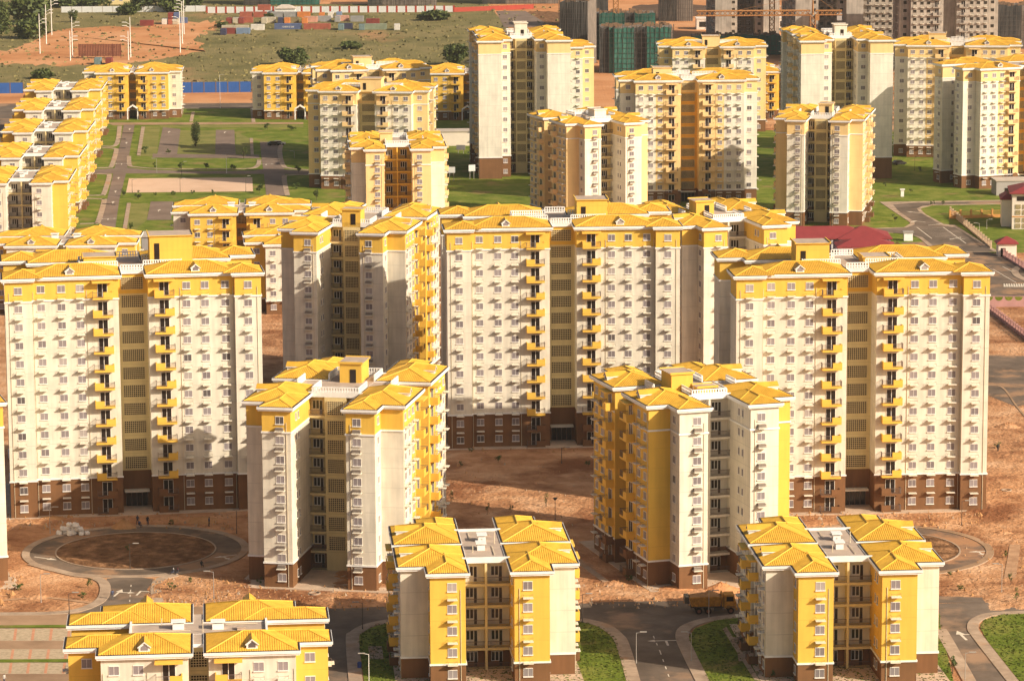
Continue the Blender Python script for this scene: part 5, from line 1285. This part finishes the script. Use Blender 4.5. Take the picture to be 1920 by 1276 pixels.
def crane(px, base, jib_row, xl, xr, label):
    g = gp(px, base); h = hgt(px, base, jib_row); s = pxm(px, base)
    t = thing('tower_crane', label, 'crane', g)
    m = MB(); lattice_boom(m, (0, 0, 0), (0, 0, h), 2.0, int(h / 2.2), .2); put('mast', m.mesh('mast', ['crane']), t)
    if xl:
        m = MB(); lattice_boom(m, (-1, 0, h + .8), ((xl - px) / s, 0, h + .8), 1.9, 22, .22); put('jib', m.mesh('jib', ['crane']), t)
        m = MB(); lattice_boom(m, (1, 0, h + .8), ((xr - px) / s, 0, h + .8), 1.7, 6, .22); put('counter_jib', m.mesh('counter_jib', ['crane']), t)
        m = MB(); x = (xr - px) / s; m.box(x - 2, x, -.8, .8, h - 2.2, h + .6); put('counterweight', m.mesh('counterweight', ['greywall']), t)
        m = MB(); m.tube((0, 0, h), (0, 0, h + 8), .5, .2, 6); m.tube((0, 0, h + 8), (x * .8, 0, h + 1.4), .06, n=4); m.tube((0, 0, h + 8), ((xl - px) / s * .7, 0, h + 1.4), .06, n=4); put('apex', m.mesh('apex', ['crane']), t)
        m = MB(); m.box(.9, 2.5, -1.2, .4, h - 2.2, h - .2); put('cab', m.mesh('cab', ['crane']), t)
crane(1523, 130, 28, 1307, 1577, 'orange tower crane with long level jib at the top right')
crane(1447, 92, -30, None, None, 'orange crane mast left of the one with the visible jib')
crane(1155, 112, -30, None, None, 'orange crane mast standing in the green netted building')
# --- dump truck
MAT['truck'] = plain('truck_orange', (0.46, 0.21, 0.03), 0.6, 0.4, 1.6)
MAT['tyre'] = plain('tyre', (0.02, 0.016, 0.013), 0.9)
tr = thing('dump_truck', 'orange dump truck loaded with earth on the street behind the right-hand five-storey block', 'truck', gp(1292, 1148), R(3))
def part(nm, mat, fn, par):
    m = MB(); fn(m); return put(nm, m.mesh(nm, [mat] if isinstance(mat, str) else mat), par)
def bed(m):
    m.quad((0.3, -1.2, 1.25), (4.6, -1.2, 1.25), (4.9, -1.25, 2.6), (-.1, -1.25, 2.6)); m.quad((0.3, 1.2, 1.25), (-.1, 1.25, 2.6), (4.9, 1.25, 2.6), (4.6, 1.2, 1.25))
    m.quad((0.3, -1.2, 1.25), (-.1, -1.25, 2.6), (-.1, 1.25, 2.6), (.3, 1.2, 1.25)); m.quad((4.6, -1.2, 1.25), (4.6, 1.2, 1.25), (4.9, 1.25, 2.9), (4.9, -1.25, 2.9)); m.quad((.3, -1.2, 1.25), (.3, 1.2, 1.25), (4.6, 1.2, 1.25), (4.6, -1.2, 1.25))
    for k in range(8): m.box(.35 + k * .56, .45 + k * .56, -1.33, -1.2, 1.3, 2.6)
    m.box(-.15, 4.95, -1.34, -1.22, 2.55, 2.72)
part('bed', 'truck', bed, tr)
part('tailgate', 'darksteel', lambda m: m.box(-.75, -.1, -1.2, 1.2, 1.7, 2.75), tr)
part('mudguard', 'darksteel', lambda m: (m.box(.7, 3.5, -1.3, -.95, 1.08, 1.16), m.box(5.6, 6.9, -1.28, -1.0, 1.1, 1.2)), tr)
part('fuel_tank', 'darksteel', lambda m: m.box(3.7, 5.0, -1.15, -.6, .55, 1.05), tr)
part('headboard', 'truck', lambda m: m.box(4.92, 5.1, -1.25, 1.25, 1.2, 3.1), tr)
part('chassis', 'darksteel', lambda m: m.box(.2, 7.1, -.5, .5, .85, 1.2), tr)
def cabm(m):
    m.box(5.25, 7.1, -1.2, 1.2, .95, 1.9); m.quad((5.25, -1.2, 1.9), (6.95, -1.2, 1.9), (6.75, -1.15, 2.85), (5.3, -1.15, 2.85)); m.quad((5.25, 1.2, 1.9), (5.3, 1.15, 2.85), (6.75, 1.15, 2.85), (6.95, 1.2, 1.9))
    m.quad((6.95, -1.2, 1.9), (6.95, 1.2, 1.9), (6.75, 1.15, 2.85), (6.75, -1.15, 2.85)); m.quad((5.25, -1.2, 1.9), (5.3, -1.15, 2.85), (5.3, 1.15, 2.85), (5.25, 1.2, 1.9)); m.box(5.28, 6.8, -1.18, 1.18, 2.85, 2.95); m.box(7.0, 7.25, -1.2, 1.2, .6, 1.0)
cb = part('cab', 'truck', cabm, tr)
part('side_window', 'darkpane', lambda m: m.quad((5.55, -1.215, 1.98), (6.7, -1.215, 1.98), (6.58, -1.19, 2.7), (5.58, -1.19, 2.7)), cb)
part('windscreen', 'darkpane', lambda m: m.quad((6.96, -1.05, 1.98), (6.96, 1.05, 1.98), (6.80, 1.0, 2.75), (6.80, -1.0, 2.75)), cb)
lm_ = MB(); rnd = random.Random(3); N_ = 10
hz = [[2.62 + .75 * math.sin(math.pi * i / N_) * math.sin(math.pi * j / 6) * (1.2 if i > 5 else .6) + rnd.uniform(0, .15) for j in range(7)] for i in range(N_ + 1)]
for i in range(N_):
    for j in range(6): lm_.quad(*[(4.7 * a / N_ + .05, -1.15 + 2.3 * b / 6, hz[a][b]) for a, b in ((i, j), (i + 1, j), (i + 1, j + 1), (i, j + 1))])
tag(put('earth_load', lm_.mesh('earth_load', ['sand']), None, tr.location, R(3)), 'brown earth heaped in the bed of the orange dump truck', 'earth')
wl = MB(); wl.tube((0, -.16, 0), (0, .16, 0), .52, n=16); wlm = wl.mesh('tyre', ['tyre']); rm_ = MB(); rm_.tube((0, -.18, 0), (0, .18, 0), .27, n=12); rmm = rm_.mesh('rim', ['rust'])
for x in (1.4, 2.8, 6.25):
    for y in (-1.08, 1.08):
        o = put('wheel', wlm, tr, (x, y, .52)); put('rim', rmm, o)
# --- cars in the far courtyard
def car(px, base, label, col, rz):
    MAT['car' + label[:4]] = plain('car_paint', col, 0.35, spec=.5)
    t = thing('car', label, 'car', gp(px, base), R(rz), 'parked cars')
    def body(m):
        pr = [(-2.1, .35), (2.1, .35), (2.15, .8), (1.1, .95), (.55, 1.42), (-1.2, 1.45), (-2.0, .95), (-2.15, .8)]
        for y0, y1 in ((-.85, .85),):
            m.ngon([(x, y0, z) for x, z in pr]); m.ngon([(x, y1, z) for x, z in reversed(pr)])
            for k in range(len(pr)):
                a, b = pr[k], pr[(k + 1) % len(pr)]; m.quad((a[0], y0, a[1]), (b[0], y0, b[1]), (b[0], y1, b[1]), (a[0], y1, a[1]))
    part('body', 'car' + label[:4], body, t)
    part('window', 'darkpane', lambda m: [m.quad((-1.1, s * .86, .98), (.85, s * .86, .98), (.5, s * .86, 1.36), (-1.0, s * .86, 1.38)) for s in (-1, 1)][0], t)
    part('windscreen', 'darkpane', lambda m: m.quad((1.09, -.75, .99), (1.09, .75, .99), (.6, .7, 1.4), (.6, -.7, 1.4)), t)
    w = MB(); w.tube((0, -.1, 0), (0, .1, 0), .32, n=12); wm_ = w.mesh('wheel', ['tyre'])
    for x in (-1.3, 1.3):
        for y in (-.8, .8): put('wheel', wm_, t, (x, y, .32))
car(523, 272, 'silver car on the side road of the far courtyard', (0.5, 0.48, 0.46), 10); car(514, 273, 'dark car beside the silver one in the far courtyard', (0.03, 0.03, 0.03), 8); car(1686, 309, 'black car on the path between the upper-right towers', (0.03, 0.025, 0.025), 20)
# --- heaps, sacks, rings
def heap(px, base, wpx, hpx, label, mat='sand', seed=1, dep=.8):
    s = pxm(px, base); W_, h = wpx / s, hpx / s; rnd = random.Random(seed); mb = MB(); n, rr = 20, 7
    V = [[Vector((W_ / 2 * r / rr * math.cos(6.2832 * k / n) * (1 + .1 * rnd.uniform(-1, 1)), W_ / 2 * dep * r / rr * math.sin(6.2832 * k / n), h * (1 - r / rr) ** 1.15 * (1 + .12 * rnd.uniform(-1, 1)))) for k in range(n)] for r in range(rr + 1)]
    for r in range(rr):
        for k in range(n): mb.quad(V[r][k], V[r + 1][k], V[r + 1][(k + 1) % n], V[r][(k + 1) % n])
    return tag(put('earth_heap', mb.mesh('earth_heap', [mat], True), None, gp(px, base)), label, 'heap')
heap(232, 988, 54, 17, 'brown sand heap at the far rim of the left ring road', seed=2); heap(1352, 1106, 80, 16, 'sunlit orange earth heap behind the dump truck', 'reddirt', 3); heap(1270, 1104, 90, 7, 'low ridge of orange earth in front of the yellow facade tower', 'reddirt', 4); heap(1345, 1045, 40, 10, 'earth mound at the right foot of the yellow facade tower', 'sand', 5)
for q_, (px_, b_, w_, h_, lb_) in enumerate(((1010, 905, 46, 7, 'small earth mound on the sunlit edge of the courtyard'), (900, 990, 60, 8, 'earth mound behind the central five-storey block, left'), (980, 1010, 50, 9, 'earth mound behind the central five-storey block, right'), (620, 1122, 70, 7, 'low earth mound before the left nine-storey tower'), (1150, 1095, 60, 8, 'low earth mound left of the yellow facade tower corner'), (1890, 800, 50, 9, 'earth mound at the right edge below the asphalt patch'), (1880, 1000, 50, 8, 'earth mound in the shade right of the right ring'), (70, 1118, 60, 6, 'low earth mound on the sunlit ground below the left ring'))): heap(px_, b_, w_, h_, lb_, 'dirt', 20 + q_)
heap(380, 975, 80, 8, 'low brown earth bank before the left slab, right of the entrance', 'sand', 6); heap(100, 972, 60, 6, 'low brown earth bank before the left slab, by the sacks', 'sand', 8)
MAT['sack'] = plain('sack_white', (0.74, 0.68, 0.62), 0.8, 0.2, 1.2, bump=.05)
def sack_mesh(seed):
    rnd = random.Random(seed); mb = MB(); n, m_ = 12, 7
    se = lambda v, e: math.copysign(abs(v) ** e, v)
    V = [[Vector((.6 * math.sin(math.pi * j / m_) ** .4 * se(math.cos(6.2832 * k / n), .55), .5 * math.sin(math.pi * j / m_) ** .4 * se(math.sin(6.2832 * k / n), .55), .42 * (1 - se(math.cos(math.pi * j / m_), .6)))) * rnd.uniform(.86, 1.12) for k in range(n)] for j in range(m_ + 1)]
    for j in range(m_):
        for k in range(n): mb.quad(V[j][k], V[j][(k + 1) % n], V[j + 1][(k + 1) % n], V[j + 1][k])
    return mb.mesh('sack', ['sack'], True)
sm_ = [sack_mesh(k) for k in range(4)]; rnd = random.Random(9); g0 = gp(135, 1004)
for k in range(17):
    z = 0 if k < 10 else (.85 if k < 15 else 1.6)
    x = (k % 10 - 4.5) * .5 if k < 10 else ((k - 10 - 2) * .75 if k < 15 else (k - 15 - .5) * 1.0); y = rnd.uniform(-.2, 1.6) if k < 10 else rnd.uniform(.2, 1.1)
    o = put('sack', sm_[k % 4], None, (g0.x + x + rnd.uniform(-.2, .2), g0.y + y, z * .85)); o.rotation_euler = (rnd.uniform(-.3, .3), rnd.uniform(-.3, .3), rnd.uniform(0, 6)); o.scale = (rnd.uniform(.7, 1.05),) * 3; tag(o, 'bulging white sack in the heap of sacks at the left ring road', 'sack', 'white sacks heaped at the ring road')
for px, b, lb in ((590, 1114, 'concrete well ring on the earth before the left nine-storey tower'), (1887, 921, 'concrete well ring on the earth right of the right-hand slab')):
    m = MB()
    for k in range(20):
        a0, a1 = 6.2832 * k / 20, 6.2832 * (k + 1) / 20; f = lambda r, a, z: (r * math.cos(a), r * math.sin(a), z)
        m.quad(f(.75, a0, .35), f(.95, a0, .35), f(.95, a1, .35), f(.75, a1, .35)); m.quad(f(.95, a0, 0), f(.95, a1, 0), f(.95, a1, .35), f(.95, a0, .35)); m.quad(f(.75, a0, 0), f(.75, a0, .35), f(.75, a1, .35), f(.75, a1, 0))
    tag(put('concrete_ring', m.mesh('concrete_ring', ['kerb']), None, gp(px, b)), lb, 'well ring')
MAT['barrel'] = plain('blue_plastic', (0.03, 0.06, 0.22), 0.4)
m = MB(); m.tube((0, 0, 0), (0, 0, .9), .3, .32, 14); m.tube((0, 0, .9), (0, 0, .98), .2, .2, 12); tag(put('barrel', m.mesh('barrel', ['barrel']), None, gp(674, 1252)), 'blue plastic barrel on the pavement left of the central five-storey block', 'barrel')
# --- people
def skinmat(shirt, legs):
    m, nt, b = newmat('clothing'); tc = nt.nodes.new('ShaderNodeTexCoord'); s = nt.nodes.new('ShaderNodeSeparateXYZ'); r = nt.nodes.new('ShaderNodeValToRGB')
    dv = nt.nodes.new('ShaderNodeMath'); dv.operation = 'DIVIDE'; dv.inputs[1].default_value = 1.75
    nt.links.new(tc.outputs['Object'], s.inputs[0]); nt.links.new(s.outputs[2], dv.inputs[0]); nt.links.new(dv.outputs[0], r.inputs[0])
    e = r.color_ramp; e.interpolation = 'CONSTANT'; e.elements[0].position = 0; e.elements[0].color = (.02, .016, .012, 1); e.elements[1].position = .05; e.elements[1].color = (*legs, 1)
    for p_, c in ((.52, shirt), (.84, (.06, .03, .018)), (.955, (.01, .008, .006))): x = e.elements.new(p_); x.color = (*c, 1)
    nt.links.new(r.outputs[0], b.inputs['Base Color']); return m
def person(px, base, label, shirt, legs, rz=0, sit=False):
    if sit: J = {'pel': (0, 0, .42), 'ch': (0, .06, .82), 'nk': (0, .05, .98), 'hd': (0, 0, 1.14), 'hl': (-.1, -.02, .42), 'kl': (-.14, -.42, .45), 'fl': (-.14, -.45, .05), 'tl': (-.14, -.6, .04), 'hr': (.1, -.02, .42), 'kr': (.14, -.42, .45), 'fr': (.14, -.45, .05), 'tr': (.14, -.6, .04), 'sl': (-.19, .06, .88), 'el': (-.24, -.1, .66), 'wl': (-.14, -.36, .58), 'sr': (.19, .06, .88), 'er': (.24, -.1, .66), 'wr': (.14, -.36, .58)}
    else: J = {'pel': (0, 0, .94), 'ch': (0, -.02, 1.32), 'nk': (0, -.03, 1.5), 'hd': (0, -.05, 1.66), 'hl': (-.1, 0, .9), 'kl': (-.12, -.1, .5), 'fl': (-.12, .02, .07), 'tl': (-.12, -.16, .04), 'hr': (.1, 0, .9), 'kr': (.12, .04, .5), 'fr': (.12, .12, .07), 'tr': (.12, -.06, .04), 'sl': (-.2, -.02, 1.4), 'el': (-.27, -.02, 1.12), 'wl': (-.24, -.22, .92), 'sr': (.2, -.02, 1.4), 'er': (.27, .0, 1.12), 'wr': (.24, -.18, .92)}
    rad = {'pel': .15, 'ch': .16, 'nk': .055, 'hd': .105, 'hl': .09, 'kl': .065, 'fl': .045, 'tl': .04, 'sl': .07, 'el': .048, 'wl': .038}
    ks = list(J); ed = [('pel', 'ch'), ('ch', 'nk'), ('nk', 'hd'), ('pel', 'hl'), ('hl', 'kl'), ('kl', 'fl'), ('fl', 'tl'), ('pel', 'hr'), ('hr', 'kr'), ('kr', 'fr'), ('fr', 'tr'), ('ch', 'sl'), ('sl', 'el'), ('el', 'wl'), ('ch', 'sr'), ('sr', 'er'), ('er', 'wr')]
    me = bpy.data.meshes.new('person'); me.from_pydata([J[k] for k in ks], [(ks.index(a), ks.index(b)) for a, b in ed], []); me.materials.append(skinmat(shirt, legs))
    o = put('person', me, None, gp(px, base), R(rz)); tag(o, label, 'person')
    sk = o.modifiers.new('skin', 'SKIN'); sk.use_smooth_shade = True; o.modifiers.new('sub', 'SUBSURF').levels = 1
    if not me.skin_vertices: me.attributes.new('x', 'FLOAT', 'POINT')
    lay = me.skin_vertices[0] if me.skin_vertices else None
    if lay:
        for i, k in enumerate(ks):
            r = rad[k if k in rad else k[:-1] + 'l']; lay.data[i].radius = (r, r)
        lay.data[0].use_root = True
for a in ((258, 983, 'standing person in dark grey between the sand heap and the slab entrance', (.05, .05, .07), (.03, .03, .04), 150), (277, 985, 'standing person in black right of the sand heap', (.02, .02, .03), (.05, .05, .08), 20),
          (262, 988, 'sitting person in a blue shirt by the sand heap', (.10, .13, .30), (.05, .04, .05), 40, True), (392, 986, 'person in dark blue standing before the brown wall right of the ring', (.04, .05, .12), (.05, .04, .04), 90),
          (325, 1077, 'person in a white shirt sitting on the ring road pavement', (.55, .52, .5), (.05, .05, .07), -60, True), (333, 1077, 'person in dark red sitting on the ring road pavement', (.15, .03, .03), (.04, .04, .05), -50, True),
          (211, 1124, 'person in dark striped top walking beside the ring road exit', (.06, .07, .12), (.12, .11, .11), 200), (8, 1283, 'person in a pale shirt at the bottom left corner', (.5, .45, .4), (.05, .05, .08), 60),
          (378, 1063, 'crouching person in black on the ring road', (.02, .02, .02), (.03, .03, .03), 30, True), (1871, 848, 'person in black on the dirt right of the right-hand slab', (.02, .02, .02), (.04, .03, .03), 10)):
    person(*a)

# ------------------------------------------------------------------ air
hz_ = MB(); hz_.box(-2500, 2500, -400, 4200, -1.0, 140.0)
m = bpy.data.materials.new('haze'); m.use_nodes = True; nt = m.node_tree; nt.nodes.clear()
v = nt.nodes.new('ShaderNodeVolumePrincipled'); v.inputs['Color'].default_value = (0.95, 0.90, 0.82, 1); v.inputs['Density'].default_value = HAZE; v.inputs['Anisotropy'].default_value = 0.3
o_ = nt.nodes.new('ShaderNodeOutputMaterial'); nt.links.new(v.outputs[0], o_.inputs['Volume']); MAT['haze'] = m
tag(put('haze', hz_.mesh('haze', ['haze'])), 'thin pale dusty haze over the whole estate', 'haze', kind='stuff')
